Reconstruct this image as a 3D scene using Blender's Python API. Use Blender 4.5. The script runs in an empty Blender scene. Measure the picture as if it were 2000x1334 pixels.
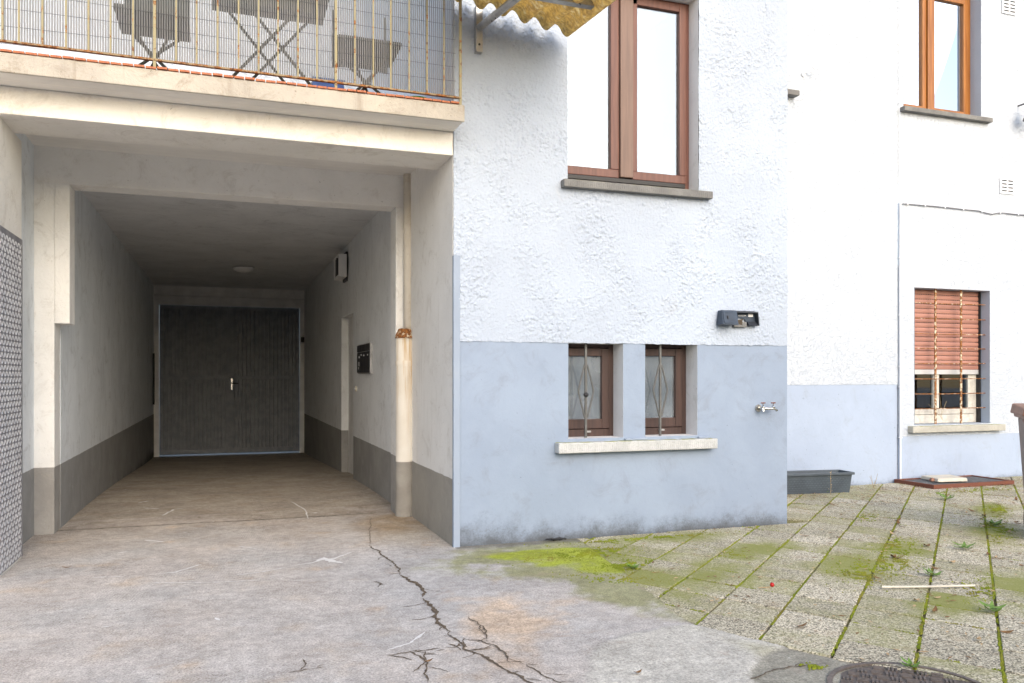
import bpy, math, random
import numpy as np
from math import sin, cos, pi, radians

random.seed(7)
RNG = np.random.default_rng(7)
SC = bpy.context.scene
COL = SC.collection

# ------------------------------------------------------------------ camera
FPX, CX, HY, CAMH = 1593.0, 1000.0, 735.0, 1.30
YAW = math.atan((CX - 436.0) / FPX)
SA, CA = sin(YAW), cos(YAW)
cam_d = bpy.data.cameras.new('camera')
cam_d.sensor_width = 36.0
cam_d.lens = 36.0 * FPX / 2000.0
cam_d.shift_y = (HY - 667.0) / 2000.0
cam_d.clip_start = 0.05
cam_d.clip_end = 500.0
cam = bpy.data.objects.new('camera', cam_d)
cam.location = (0, 0, CAMH)
cam.rotation_euler = (radians(90), 0, -YAW)
COL.objects.link(cam)
SC.camera = cam

# ------------------------------------------------------------------ light
SUN_EL, SUN_AZ = radians(26), radians(178)      # azimuth clockwise from +Y
world = bpy.data.worlds.new('World')
SC.world = world
world.use_nodes = True
wn = world.node_tree
wn.nodes.clear()
sky = wn.nodes.new('ShaderNodeTexSky')
sky.sky_type = 'NISHITA'
sky.sun_disc = False
sky.sun_elevation = SUN_EL
sky.sun_rotation = SUN_AZ
sky.air_density = 1.0
sky.dust_density = 2.6
sky.ozone_density = 1.0
bg = wn.nodes.new('ShaderNodeBackground')
bg.inputs['Strength'].default_value = 0.15
wo = wn.nodes.new('ShaderNodeOutputWorld')
wn.links.new(sky.outputs[0], bg.inputs[0])
wn.links.new(bg.outputs[0], wo.inputs[0])
sun_d = bpy.data.lights.new('sun', 'SUN')
sun_d.energy = 0.7
sun_d.angle = radians(85)
sun_d.color = (1.0, 0.97, 0.93)
sun = bpy.data.objects.new('sun', sun_d)
sv = (sin(SUN_AZ) * cos(SUN_EL), cos(SUN_AZ) * cos(SUN_EL), sin(SUN_EL))
from mathutils import Vector, Matrix
sun.rotation_euler = Vector(sv).to_track_quat('Z', 'Y').to_euler()
sun.location = (0, 0, 20)
COL.objects.link(sun)
SC.view_settings.view_transform = 'Standard'
SC.view_settings.look = 'None'
SC.view_settings.gamma = 1.0
SC.view_settings.use_curve_mapping = False
SC.view_settings.exposure = 1.2
SC.cycles.max_bounces = 10
SC.cycles.diffuse_bounces = 7
SC.cycles.transparent_max_bounces = 24
SC.cycles.use_denoising = True

# ------------------------------------------------------------------ helpers
def W(u, v, Y):
    """point of the vertical plane y=Y that lies at photo pixel (u, v)"""
    t = (u - CX) / FPX
    X = Y * (SA + t * CA) / (CA - t * SA)
    return X, CAMH + (HY - v) / FPX * (SA * X + CA * Y)

def WX(u, Y):
    return W(u, HY, Y)[0]

def G(u, v, z=0.0):
    d = (CAMH - z) * FPX / (v - HY)
    l = (u - CX) / FPX * d
    return SA * d + CA * l, CA * d - SA * l

def pn(x, y, seed=0):
    """2-D gradient noise on arrays, about -0.7..0.7"""
    x = np.asarray(x, float); y = np.asarray(y, float)
    xi = np.floor(x).astype(np.int64); yi = np.floor(y).astype(np.int64)
    xf = x - xi; yf = y - yi
    def g(ix, iy, fx, fy):
        h = (ix * 374761393 + iy * 668265263 + seed * 982451653) & 0xFFFFFFFF
        h = ((h ^ (h >> 13)) * 1274126177) & 0xFFFFFFFF
        h = h ^ (h >> 16)
        a = (h & 0xFFFF) / 65535.0 * 2 * pi
        return np.cos(a) * fx + np.sin(a) * fy
    u = xf * xf * xf * (xf * (xf * 6 - 15) + 10)
    v = yf * yf * yf * (yf * (yf * 6 - 15) + 10)
    a = g(xi, yi, xf, yf); b = g(xi + 1, yi, xf - 1, yf)
    c = g(xi, yi + 1, xf, yf - 1); d = g(xi + 1, yi + 1, xf - 1, yf - 1)
    return (a * (1 - u) + b * u) * (1 - v) + (c * (1 - u) + d * u) * v

def fbm(x, y, o=4, seed=0):
    s = 0; a = 1.0; f = 1.0
    for i in range(o):
        s = s + a * pn(x * f, y * f, seed + i * 17); a *= .5; f *= 2.03
    return s

def sstep(a, b, x):
    t = np.clip((x - a) / (b - a), 0, 1)
    return t * t * (3 - 2 * t)

class MB:
    def __init__(s): s.v = []; s.f = []
    def add(s, vs, fs):
        o = len(s.v); s.v += [tuple(p) for p in vs]; s.f += [tuple(i + o for i in q) for q in fs]; return s
    def box(s, x0, x1, y0, y1, z0, z1):
        return s.add([(x0,y0,z0),(x1,y0,z0),(x1,y1,z0),(x0,y1,z0),(x0,y0,z1),(x1,y0,z1),(x1,y1,z1),(x0,y1,z1)],
                     [(0,3,2,1),(4,5,6,7),(0,1,5,4),(1,2,6,5),(2,3,7,6),(3,0,4,7)])
    def hexa(s, p):      # 8 points, ordered as box
        return s.add(p, [(0,3,2,1),(4,5,6,7),(0,1,5,4),(1,2,6,5),(2,3,7,6),(3,0,4,7)])
    def quad(s, a, b, c, d): return s.add([a,b,c,d], [(0,1,2,3)])
    def tube(s, pts, r, n=10, cap=True, scale=None):
        pts = [Vector(p) for p in pts]; rings = []
        for i, p in enumerate(pts):
            if i == 0: t = pts[1] - p
            elif i == len(pts) - 1: t = p - pts[i-1]
            else: t = (pts[i+1] - p).normalized() + (p - pts[i-1]).normalized()
            t.normalize()
            ref = Vector((0,0,1)) if abs(t.z) < .9 else Vector((1,0,0))
            a = t.cross(ref).normalized(); b = t.cross(a).normalized()
            rr = r[i] if isinstance(r, (list, tuple)) else r
            rings.append([p + (a * cos(2*pi*k/n) + b * sin(2*pi*k/n)) * rr for k in range(n)])
        vs = [q for R in rings for q in R]; fs = []
        for i in range(len(pts)-1):
            for k in range(n):
                fs.append((i*n+k, i*n+(k+1)%n, (i+1)*n+(k+1)%n, (i+1)*n+k))
        if cap:
            fs.append(tuple(range(n))[::-1]); fs.append(tuple((len(pts)-1)*n+k for k in range(n)))
        return s.add(vs, fs)
    def lathe(s, c, prof, n=20, cap=True):   # prof: (r, z) upwards
        vs = []; fs = []
        for r, z in prof:
            for k in range(n):
                vs.append((c[0]+r*cos(2*pi*k/n), c[1]+r*sin(2*pi*k/n), c[2]+z))
        m = len(prof)
        for i in range(m-1):
            for k in range(n):
                fs.append((i*n+k, i*n+(k+1)%n, (i+1)*n+(k+1)%n, (i+1)*n+k))
        if cap:
            fs.append(tuple(range(n))[::-1]); fs.append(tuple((m-1)*n+k for k in range(n)))
        return s.add(vs, fs)
    def prism_xz(s, poly, y0, y1):   # polygon in x,z extruded along y
        n = len(poly)
        vs = [(x,y0,z) for x,z in poly] + [(x,y1,z) for x,z in poly]
        fs = [tuple(range(n)), tuple(range(2*n-1, n-1, -1))]
        for i in range(n): fs.append((i, i+n, (i+1)%n+n, (i+1)%n))
        return s.add(vs, fs)
    def mesh(s, name):
        me = bpy.data.meshes.new(name); me.from_pydata(s.v, [], s.f); me.validate(); me.update()
        return me
    def build(s, name, m, parent=None, bevel=0, smooth=False):
        return obj(name, s.mesh(name), m, parent, bevel, smooth)

def obj(name, me, m, parent=None, bevel=0, smooth=False):
    o = bpy.data.objects.new(name, me); COL.objects.link(o)
    if m is not None and not me.materials: me.materials.append(m)
    if parent is not None: o.parent = parent
    if bevel:
        b = o.modifiers.new('bevel', 'BEVEL'); b.width = bevel; b.segments = 2; b.limit_method = 'ANGLE'
    if smooth:
        me.polygons.foreach_set('use_smooth', [True]*len(me.polygons))
    return o

def child(o, parent):
    """parent o (built in world coordinates) under a parent, keeping its place"""
    o.parent = parent
    o.matrix_parent_inverse = Matrix.Translation(-Vector(parent.location)) if parent.rotation_euler.z == 0 else parent.matrix_basis.inverted()
    return o

def tag(o, label, cat=None, group=None, kind=None):
    o['label'] = label
    if cat: o['category'] = cat
    if group: o['group'] = group
    if kind: o['kind'] = kind
    return o

def thing(name, label, cat, group=None):
    o = bpy.data.objects.new(name, None); COL.objects.link(o); o.empty_display_size = .2
    return tag(o, label, cat, group)

def structure(o, label):
    o['kind'] = 'structure'; o['label'] = label; o['category'] = 'ground' ; return o

def np_mesh(name, verts, quads, smooth=False):
    me = bpy.data.meshes.new(name)
    me.vertices.add(len(verts)); me.vertices.foreach_set('co', np.asarray(verts, np.float32).ravel())
    q = np.asarray(quads, np.int32); k = q.shape[1]
    me.loops.add(q.size); me.loops.foreach_set('vertex_index', q.ravel())
    me.polygons.add(len(q))
    me.polygons.foreach_set('loop_start', np.arange(0, q.size, k, dtype=np.int32))
    me.polygons.foreach_set('loop_total', np.full(len(q), k, np.int32))
    if smooth: me.polygons.foreach_set('use_smooth', np.ones(len(q), bool))
    me.update(calc_edges=True)
    return me

def grid_quads(nx, ny, keep=None):
    i, j = np.meshgrid(np.arange(nx-1), np.arange(ny-1), indexing='ij')
    q = np.stack([i*ny+j, (i+1)*ny+j, (i+1)*ny+j+1, i*ny+j+1], -1).reshape(-1, 4)
    if keep is not None: q = q[keep.reshape(-1)]
    return q

def set_col(me, name, rgb):
    a = me.color_attributes.new(name, 'FLOAT_COLOR', 'POINT')
    c = np.ones((len(rgb), 4), np.float32); c[:, :3] = rgb
    a.data.foreach_set('color', c.ravel())

# ------------------------------------------------------------------ materials
class NT:
    def __init__(s, name):
        s.m = bpy.data.materials.new(name); s.m.use_nodes = True
        s.t = s.m.node_tree; s.t.nodes.clear()
        s.out = s.n('OutputMaterial'); s.b = s.n('BsdfPrincipled'); s.l(s.b.outputs[0], s.out.inputs[0])
        s._pos = None
    def n(s, t): return s.t.nodes.new('ShaderNode' + t)
    def l(s, a, b): s.t.links.new(a, b)
    def put(s, sock, v):
        if hasattr(v, 'is_output'): s.l(v, sock)
        elif isinstance(v, (tuple, list)) and len(v) == 3 and sock.type == 'RGBA': sock.default_value = (*v, 1)
        else: sock.default_value = v
    def pos(s):
        if s._pos is None: s._pos = s.n('NewGeometry').outputs['Position']
        return s._pos
    def objpos(s): return s.n('TexCoord').outputs['Object']
    def mp(s, vec, loc=(0,0,0), rot=(0,0,0), scale=(1,1,1), typ='POINT'):
        m = s.n('Mapping'); m.vector_type = typ; s.l(vec, m.inputs[0])
        m.inputs['Location'].default_value = loc; m.inputs['Rotation'].default_value = rot; m.inputs['Scale'].default_value = scale
        return m.outputs[0]
    def noise(s, scale, detail=4, rough=.55, vec=None, dist=0.0, col=False):
        k = s.n('TexNoise'); s.l(vec if vec is not None else s.pos(), k.inputs['Vector'])
        k.inputs['Scale'].default_value = scale; k.inputs['Detail'].default_value = detail
        k.inputs['Roughness'].default_value = rough; k.inputs['Distortion'].default_value = dist
        return k.outputs['Color' if col else 'Fac']
    def voro(s, scale, vec=None, out='Distance', feat='F1', rnd=1.0):
        k = s.n('TexVoronoi'); k.feature = feat; s.l(vec if vec is not None else s.pos(), k.inputs['Vector'])
        k.inputs['Scale'].default_value = scale; k.inputs['Randomness'].default_value = rnd
        return k.outputs[out]
    def ramp(s, f, a, b, lo=0.0, hi=1.0, smooth=True):
        k = s.n('MapRange'); k.interpolation_type = 'SMOOTHSTEP' if smooth else 'LINEAR'; k.clamp = True
        s.l(f, k.inputs[0]); k.inputs[1].default_value = a; k.inputs[2].default_value = b
        k.inputs[3].default_value = lo; k.inputs[4].default_value = hi
        return k.outputs[0]
    def math(s, op, a, b=0.0, c=None):
        k = s.n('Math'); k.operation = op; s.put(k.inputs[0], a); s.put(k.inputs[1], b)
        if c is not None: s.put(k.inputs[2], c)
        return k.outputs[0]
    def mix(s, f, a, b, blend='MIX'):
        k = s.n('Mix'); k.data_type = 'RGBA'; k.blend_type = blend
        s.put(k.inputs[0], f); s.put(k.inputs[6], a); s.put(k.inputs[7], b)
        return k.outputs[2]
    def sep(s, vec):
        k = s.n('SeparateXYZ'); s.l(vec, k.inputs[0]); return k.outputs
    def blob(s, x, y, rx, ry, rot=0.0, z=None):
        v = s.mp(s.pos(), (x, y, 0 if z is None else z), (0, 0, rot), (rx, ry, 1e3 if z is None else rx), 'TEXTURE')
        g = s.n('TexGradient'); g.gradient_type = 'SPHERICAL'; s.l(v, g.inputs[0]); return g.outputs['Fac']
    def bump(s, h, strength=.5, dist=.01):
        k = s.n('Bump'); k.inputs['Strength'].default_value = strength; k.inputs['Distance'].default_value = dist
        s.l(h, k.inputs['Height'])
        prev = s.b.inputs['Normal']
        if prev.is_linked: s.l(prev.links[0].from_socket, k.inputs['Normal'])
        s.l(k.outputs[0], s.b.inputs['Normal'])
    def set(s, base=None, rough=.8, metal=0.0, spec=None):
        if base is not None: s.put(s.b.inputs['Base Color'], base)
        s.put(s.b.inputs['Roughness'], rough); s.put(s.b.inputs['Metallic'], metal)
        if spec is not None: s.b.inputs['Specular IOR Level'].default_value = spec
        return s

def simple(name, c1, c2=None, scale=6, rough=.7, metal=0.0, bump=0.0, bscale=60, spec=.4, dirt=None):
    t = NT(name)
    c2 = c2 or tuple(x*.8 for x in c1)
    base = t.mix(t.ramp(t.noise(scale, 6, .6), .35, .65), c1, c2)
    if dirt: base = t.mix(t.ramp(t.noise(scale*3, 6, .7, dist=.5), .56, .72), base, dirt)
    t.set(base, rough, metal, spec)
    if bump: t.bump(t.noise(bscale, 6, .6), bump, .004)
    return t.m

def plaster(name, c1, c2, dirt=(.25,.23,.2), dirt_amt=.35, bump=.25, two=None, base_mould=None, streak=0.0):
    """painted plaster, blotchy; two=(z, c1, c2) a painted lower band; base_mould=(z0, z1) dark mould near the ground"""
    t = NT(name)
    n1 = t.ramp(t.noise(1.6, 5, .6), .32, .68)
    base = t.mix(n1, c1, c2)
    if two:
        zb, d1, d2 = two
        z = t.sep(t.pos())[2]
        zz = t.math('ADD', z, t.math('MULTIPLY', t.math('SUBTRACT', t.noise(9, 3), .5), .012))
        low = t.mix(t.ramp(t.noise(2.3, 6, .65), .3, .7), d1, d2)
        base = t.mix(t.ramp(zz, zb-.003, zb+.003), low, base)
    dm = t.ramp(t.noise(3.7, 9, .78, dist=.9), .50, .70, 0, dirt_amt)
    base = t.mix(dm, base, dirt)
    sp = t.ramp(t.noise(38, 3, .5), .70, .76, 0, .6)
    base = t.mix(sp, base, tuple(x*.6 for x in dirt))
    if streak:
        st = t.ramp(t.noise(1.0, 5, .6, vec=t.mp(t.pos(), scale=(14, 14, 1.1))), .55, .75, 0, streak)
        base = t.mix(st, base, dirt)
    if base_mould:
        z = t.sep(t.pos())[2]
        g = t.ramp(z, base_mould[0], base_mould[1], 1, 0, smooth=False)
        nn = t.math('ADD', t.math('MULTIPLY', t.noise(2.6, 7, .75), 1.3), t.math('MULTIPLY', t.noise(70, 5, .75), .45))
        g2 = t.math('MULTIPLY', g, g)
        mk = t.ramp(t.math('ADD', nn, t.math('MULTIPLY', g2, .75)), 1.12, 1.72, 0, .8)
        base = t.mix(mk, base, (.06,.06,.055))
    t.set(base, .88, 0, .25)
    t.bump(t.noise(7, 7, .65, dist=.5), min(1, bump*1.4), .016)
    t.bump(t.noise(90, 5, .7), bump*.8, .003)
    return t.m

M = {}
WHITE1, WHITE2 = (.80,.81,.83), (.74,.75,.77)
M['dado'] = plaster('blue grey painted dado', (.275,.335,.43), (.245,.30,.39), (.18,.19,.21), .35, .25, base_mould=(0.0, .42))
M['dado_far'] = plaster('pale blue grey dado', (.37,.44,.56), (.34,.405,.52), (.26,.27,.29), .25, .2, base_mould=(-.05, .22))
M['corner'] = plaster('corner strip plaster', (.29,.345,.43), (.265,.315,.395), (.4,.4,.4), .15, .15)
M['reveal'] = plaster('window reveal plaster', (.66,.66,.67), (.60,.60,.61), (.3,.28,.25), .3, .2)
M['pass_wall'] = plaster('passage wall paint', (.74,.78,.81), (.66,.70,.73), (.36,.37,.37), .5, .25, two=(.55, (.30,.30,.295), (.24,.24,.235)), streak=.3, base_mould=(-.25, .22))
M['pass_wall_r'] = plaster('passage right wall paint', (.77,.785,.79), (.70,.715,.72), (.40,.395,.38), .4, .25, two=(.515, (.31,.305,.29), (.25,.245,.235)), streak=.25)
M['porch_wall'] = plaster('porch reveal paint', (.80,.785,.75), (.74,.725,.69), (.44,.40,.34), .4, .25, two=(.515, (.34,.32,.28), (.28,.265,.235)), streak=.2, base_mould=(-.15, .25))
M['cream'] = plaster('cream painted concrete', (.74,.67,.56), (.66,.60,.51), (.36,.29,.2), .4, .45)
M['cream2'] = plaster('pale cream beam paint', (.81,.78,.72), (.74,.71,.65), (.44,.38,.30), .45, .8)
M['pilaster'] = plaster('pilaster paint', (.80,.795,.77), (.73,.725,.70), (.40,.37,.32), .45, .6, two=(.55, (.36,.35,.33), (.28,.27,.255)))
M['lintel'] = plaster('lintel rough plaster', (.82,.805,.77), (.75,.735,.70), (.45,.41,.35), .45, 1.0)
M['ceiling'] = plaster('passage ceiling paint', (.70,.715,.73), (.61,.625,.64), (.36,.365,.37), .5, .25)
M['fascia'] = plaster('slab fascia', (.46,.425,.365), (.38,.35,.305), (.20,.16,.11), .6, 1.0, streak=.45)

def soffit_mat():
    t = NT('board marked soffit')
    y = t.sep(t.pos())[1]
    base = t.mix(t.ramp(t.noise(1.5, 5, .6), .3, .7), (.76,.735,.69), (.66,.635,.595))
    w = t.math('FRACT', t.math('MULTIPLY', y, 9.0))
    line = t.ramp(t.math('ABSOLUTE', t.math('SUBTRACT', w, .5)), .44, .5)
    base = t.mix(t.math('MULTIPLY', line, .5), base, (.86,.82,.74))
    t.set(base, .9, 0, .2); t.bump(line, .5, .006); t.bump(t.noise(30, 6), .25, .004)
    return t.m
M['soffit'] = soffit_mat()

def rough_mat(name, bumpy):
    t = NT(name)
    base = t.mix(t.ramp(t.noise(1.1, 5, .6), .35, .65), (.405,.46,.545), (.37,.42,.50)) if not bumpy else t.mix(t.ramp(t.noise(1.1, 5, .6), .35, .65), (.545,.595,.665), (.51,.56,.63))
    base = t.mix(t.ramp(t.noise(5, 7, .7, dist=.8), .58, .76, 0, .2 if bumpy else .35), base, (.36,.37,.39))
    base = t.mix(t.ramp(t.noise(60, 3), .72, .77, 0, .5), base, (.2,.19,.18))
    fl = t.noise(1.0, 3, .6, vec=t.mp(t.pos(), rot=(0, .6, 0), scale=(34, 34, 95)), dist=.6)  # dark flecks put into the colour as the small shadows of the relief
    base = t.mix(t.ramp(fl, .63, .70, 0, .45), base, (.27,.29,.33))
    t.set(base, .9, 0, .2)
    if bumpy:
        n = t.noise(30, 4, .62)
        s1 = t.ramp(n, .50, .57); s2 = t.ramp(t.noise(1.0, 4, .6, vec=t.mp(t.pos(), (3,5,7), (0,.5,0), (40,40,62))), .53, .60)
        t.bump(t.math('ADD', t.math('ADD', s1, s2), t.math('MULTIPLY', n, .8)), .7, .006)
    t.bump(t.noise(70, 5, .65), .35, .004)
    return t.m
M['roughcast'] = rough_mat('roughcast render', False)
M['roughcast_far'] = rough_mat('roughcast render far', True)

def stone_sill(name, c1, c2, moss=True):
    t = NT(name)
    base = t.mix(t.ramp(t.noise(7, 6, .65), .3, .7), c1, c2)
    base = t.mix(t.ramp(t.noise(120, 3), .55, .7, 0, .6), base, tuple(x*.45 for x in c2))
    if moss:
        up = t.sep(t.n('NewGeometry').outputs['Normal'])[2]
        mk = t.math('MULTIPLY', t.ramp(up, .3, .8), t.ramp(t.noise(9, 6, .7), .42, .6))
        base = t.mix(mk, base, (.26,.27,.10))
        base = t.mix(t.ramp(t.noise(6, 6, .7, vec=t.mp(t.pos(), scale=(4,4,.6))), .58, .72, 0, .5), base, (.22,.23,.16))
    t.set(base, .92, 0, .2); t.bump(t.noise(110, 4), .5, .004)
    # tooled vertical grooves of the front face
    x = t.sep(t.pos())[0]
    t.bump(t.math('SINE', t.math('MULTIPLY', x, 330.0)), .25, .002)
    return t.m
M['sill_near'] = stone_sill('concrete sill white', (.50,.51,.51), (.40,.41,.41))
M['sill_grey'] = stone_sill('grey granite sill', (.21,.21,.205), (.145,.145,.145))
M['sill_far'] = stone_sill('weathered sill', (.46,.45,.40), (.36,.35,.31))

def wood(name, c1, c2, rough=.45, grain=40):
    t = NT(name)
    v = t.mp(t.objpos(), scale=(grain, grain, 2.2))
    base = t.mix(t.ramp(t.noise(1.0, 6, .6, vec=v), .32, .68), c1, c2)
    t.set(base, rough, 0, .4); t.bump(t.noise(1.0, 6, .6, vec=v), .15, .002)
    return t.m
M['frame_brown'] = wood('red brown window frame', (.15,.066,.050), (.105,.046,.037))
M['frame_meet'] = wood('faded brown window rail', (.17,.105,.08), (.125,.078,.062))
M['frame_dark'] = wood('dark brown cellar frame', (.065,.036,.030), (.042,.025,.022), .55)
M['frame_oak'] = wood('honey varnished oak frame', (.34,.135,.03), (.22,.08,.017), .35)
M['frame_white'] = simple('weathered white window frame', (.62,.60,.55), (.5,.48,.43), 20, .6)
M['deck'] = wood('oiled hardwood deck board', (.42,.12,.03), (.24,.06,.02), .5)

def glass(name, refl, tint=(.75,.8,.82), rough=.01):
    t = NT(name)
    t.t.nodes.remove(t.b)
    tr = t.n('BsdfTransparent'); tr.inputs[0].default_value = (*tint, 1)
    gl = t.n('BsdfGlossy'); gl.inputs[0].default_value = (.86,.93,1,1); gl.inputs['Roughness'].default_value = rough
    mx = t.n('MixShader')
    fr = t.n('Fresnel'); fr.inputs[0].default_value = 1.5
    f = t.math('MINIMUM', t.math('ADD', fr.outputs[0], refl), 1.0)
    t.l(f, mx.inputs[0]); t.l(tr.outputs[0], mx.inputs[1]); t.l(gl.outputs[0], mx.inputs[2])
    t.l(mx.outputs[0], t.out.inputs[0])
    return t.m
M['glass_up'] = glass('coated sky glass', .13)
M['glass_oak'] = glass('coated sky glass far', .62)
def sheen_glass(name, refl, tint, sheen, amt):
    m = glass(name, refl, tint, .03); t = m.node_tree; out = [n for n in t.nodes if n.type == 'OUTPUT_MATERIAL'][0]
    prev = out.inputs[0].links[0].from_socket
    d = t.nodes.new('ShaderNodeBsdfDiffuse'); d.inputs[0].default_value = (*sheen, 1)  # pale grey blue layer, the reflection on the panes put in as colour
    no = t.nodes.new('ShaderNodeTexNoise'); no.inputs['Scale'].default_value = 4; no.inputs['Detail'].default_value = 6
    g_ = t.nodes.new('ShaderNodeNewGeometry'); t.links.new(g_.outputs['Position'], no.inputs['Vector'])
    r = t.nodes.new('ShaderNodeMapRange'); t.links.new(no.outputs['Fac'], r.inputs[0]); r.inputs[1].default_value = .3; r.inputs[2].default_value = .7; r.inputs[3].default_value = amt*.6; r.inputs[4].default_value = amt*1.4
    mx = t.nodes.new('ShaderNodeMixShader'); t.links.new(r.outputs[0], mx.inputs[0]); t.links.new(prev, mx.inputs[1]); t.links.new(d.outputs[0], mx.inputs[2]); t.links.new(mx.outputs[0], out.inputs[0])
    return m
M['glass_low'] = sheen_glass('cellar glass', .30, (.70,.76,.80), (.42,.47,.52), .30)
M['glass_far'] = glass('far cellar glass', .06, (.6,.62,.62), .03)
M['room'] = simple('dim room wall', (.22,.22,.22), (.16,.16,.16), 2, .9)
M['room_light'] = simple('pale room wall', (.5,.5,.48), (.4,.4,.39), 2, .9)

def rusty(name, paint, amt=.5, metal=.0):
    t = NT(name)
    n = t.noise(26, 8, .7)
    mk = t.ramp(n, amt-.03, amt+.04)
    rust = t.mix(t.ramp(t.noise(60, 5), .35, .65), (.30,.115,.025), (.10,.04,.016))
    t.set(t.mix(mk, paint, rust), .75, metal, .3); t.bump(n, .5, .003)
    return t.m
M['rail'] = rusty('flaking cream railing paint', (.29,.26,.16), .57)
M['rail_rust'] = rusty('rusty bottom rail', (.26,.20,.12), .5)
M['grille_rust'] = rusty('rusty grille with flaking white paint', (.62,.56,.42), .45)
M['grille_thin'] = rusty('thin rusty rod', (.5,.40,.32), .43)
M['iron_rust'] = rusty('rust brown steel angle', (.16,.06,.04), .6)
M['grille_grey'] = simple('grey painted iron', (.125,.125,.12), (.095,.095,.09), 30, .55, .1)
M['steel'] = simple('galvanised steel', (.42,.42,.42), (.30,.30,.30), 14, .42, .6, spec=.5)
M['chrome'] = simple('worn chrome', (.62,.62,.60), (.45,.44,.42), 40, .22, .95)
M['alu'] = simple('aluminium checker plate', (.33,.33,.35), (.25,.25,.27), 9, .45, .35)
M['alu_tread'] = simple('polished tread bars', (.80,.80,.82), (.66,.66,.69), 9, .35, .4)
M['gate'] = simple('dark grey gate paint', (.26,.28,.32), (.20,.22,.255), 8, .55, 0)
M['gate_trim'] = simple('grey gate trim paint', (.78,.775,.76), (.68,.675,.66), 4, .7)
M['pipe'] = plaster('cream painted pipe', (.72,.67,.58), (.64,.59,.50), (.34,.24,.12), .4, .2)
def lowpipe():
    t = NT('rust streaked pipe casing')
    p = t.pos(); z = t.sep(p)[2]
    base = t.mix(t.ramp(t.noise(3, 5), .3, .7), (.76,.72,.64), (.69,.64,.55))
    st = t.ramp(t.noise(1, 5, .65, vec=t.mp(p, scale=(22,22,1.0))), .49, .70)
    hz = t.ramp(z, .6, 1.6, .0, .8)
    base = t.mix(t.math('MULTIPLY', st, hz), base, (.50,.30,.09))
    top = t.math('MULTIPLY', t.ramp(z, 1.68, 1.76), t.ramp(t.noise(22, 4), .42, .6))
    base = t.mix(top, base, (.22,.08,.02))
    low = t.mix(t.ramp(t.noise(5, 6), .3, .7), (.36,.34,.30), (.27,.25,.22))
    base = t.mix(t.ramp(z, .505, .512), low, base)
    t.set(base, .8, 0, .3); t.bump(t.noise(14, 5), .3, .008)
    return t.m
M['lowpipe'] = lowpipe()
M['vent_plate'] = simple('white vent plate', (.66,.69,.74), (.62,.65,.70), 5, .8)
M['conduit'] = simple('white painted conduit', (.74,.76,.80), (.66,.68,.72), 5, .6)
M['black'] = simple('black plastic', (.025,.025,.027), (.018,.018,.02), 12, .5)
M['navy'] = simple('faded blue black plastic', (.040,.060,.092), (.024,.036,.056), 7, .5)
M['navy_dark'] = simple('shaded inside plastic', (.03,.037,.05), (.022,.026,.034), 7, .55)
M['print'] = simple('white print', (.8,.8,.8), (.75,.75,.75), 20, .7)
M['planter'] = simple('slate grey planter plastic', (.075,.095,.115), (.06,.075,.092), 5, .5)
M['soil'] = simple('dry soil', (.09,.07,.05), (.05,.04,.03), 30, 1.0, bump=.8)
M['bin_brown'] = simple('brown bin lid plastic', (.27,.125,.075), (.21,.095,.06), 6, .5)
M['bin_body'] = simple('brown grey bin plastic', (.22,.15,.125), (.17,.12,.10), 4, .5)
M['cable'] = simple('grey cable', (.16,.16,.17), (.12,.12,.13), 9, .6)
M['terracotta'] = simple('shutter slat', (.40,.195,.15), (.35,.17,.13), 5, .55, bump=.1)
M['shutter_bar'] = simple('aluminium end bar', (.55,.55,.56), (.48,.48,.49), 5, .4, .3)
M['berry'] = simple('red berry', (.45,.015,.01), (.35,.01,.008), 90, .25)
M['stick'] = simple('white plastic rod', (.62,.58,.48), (.54,.50,.42), 9, .5)
M['leaf_dry'] = simple('dry leaf', (.24,.13,.05), (.13,.07,.03), 50, .8)
M['leaf_pale'] = simple('pale dry leaf', (.50,.36,.20), (.36,.25,.14), 50, .8)
M['weed'] = simple('weed leaf', (.16,.27,.05), (.10,.19,.03), 40, .6)
M['straw'] = simple('dry straw', (.42,.33,.19), (.33,.25,.14), 60, .8)
M['red'] = simple('red plastic', (.45,.04,.06), (.4,.03,.05), 9, .5)
M['blue'] = simple('blue plastic', (.04,.13,.42), (.03,.10,.36), 9, .5)
M['green'] = simple('bright green plastic', (.05,.42,.04), (.04,.35,.03), 9, .5)
M['furn'] = simple('dark grey green metal furniture', (.055,.06,.05), (.04,.045,.038), 9, .6)
M['cast'] = simple('cast iron', (.17,.14,.125), (.11,.095,.085), 40, .6, .3, bump=.4)
M['slabstone'] = simple('pale concrete slab', (.62,.57,.48), (.52,.48,.40), 12, .9, bump=.5)
M['opposite'] = plaster('opposite house render', (.52,.45,.36), (.46,.40,.32), bump=.3)
M['rooftile'] = simple('brown roof', (.2,.1,.07), (.15,.08,.05), 3, .8)

def screen_mat():
    t = NT('translucent pvc cane')
    t.t.nodes.remove(t.b)
    c = t.mix(t.ramp(t.noise(2.0, 4), .3, .7), (.46,.46,.46), (.36,.37,.36))
    tl = t.n('BsdfTranslucent'); t.l(c, tl.inputs[0])
    df = t.n('BsdfDiffuse'); t.l(c, df.inputs[0])
    tr = t.n('BsdfTransparent'); tr.inputs[0].default_value = (.75,.75,.77,1)
    a = t.n('MixShader'); a.inputs[0].default_value = .62; t.l(df.outputs[0], a.inputs[1]); t.l(tl.outputs[0], a.inputs[2])
    b = t.n('MixShader'); b.inputs[0].default_value = .20; t.l(a.outputs[0], b.inputs[1]); t.l(tr.outputs[0], b.inputs[2])
    t.l(b.outputs[0], t.out.inputs[0])
    return t.m
M['cane'] = screen_mat()

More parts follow.
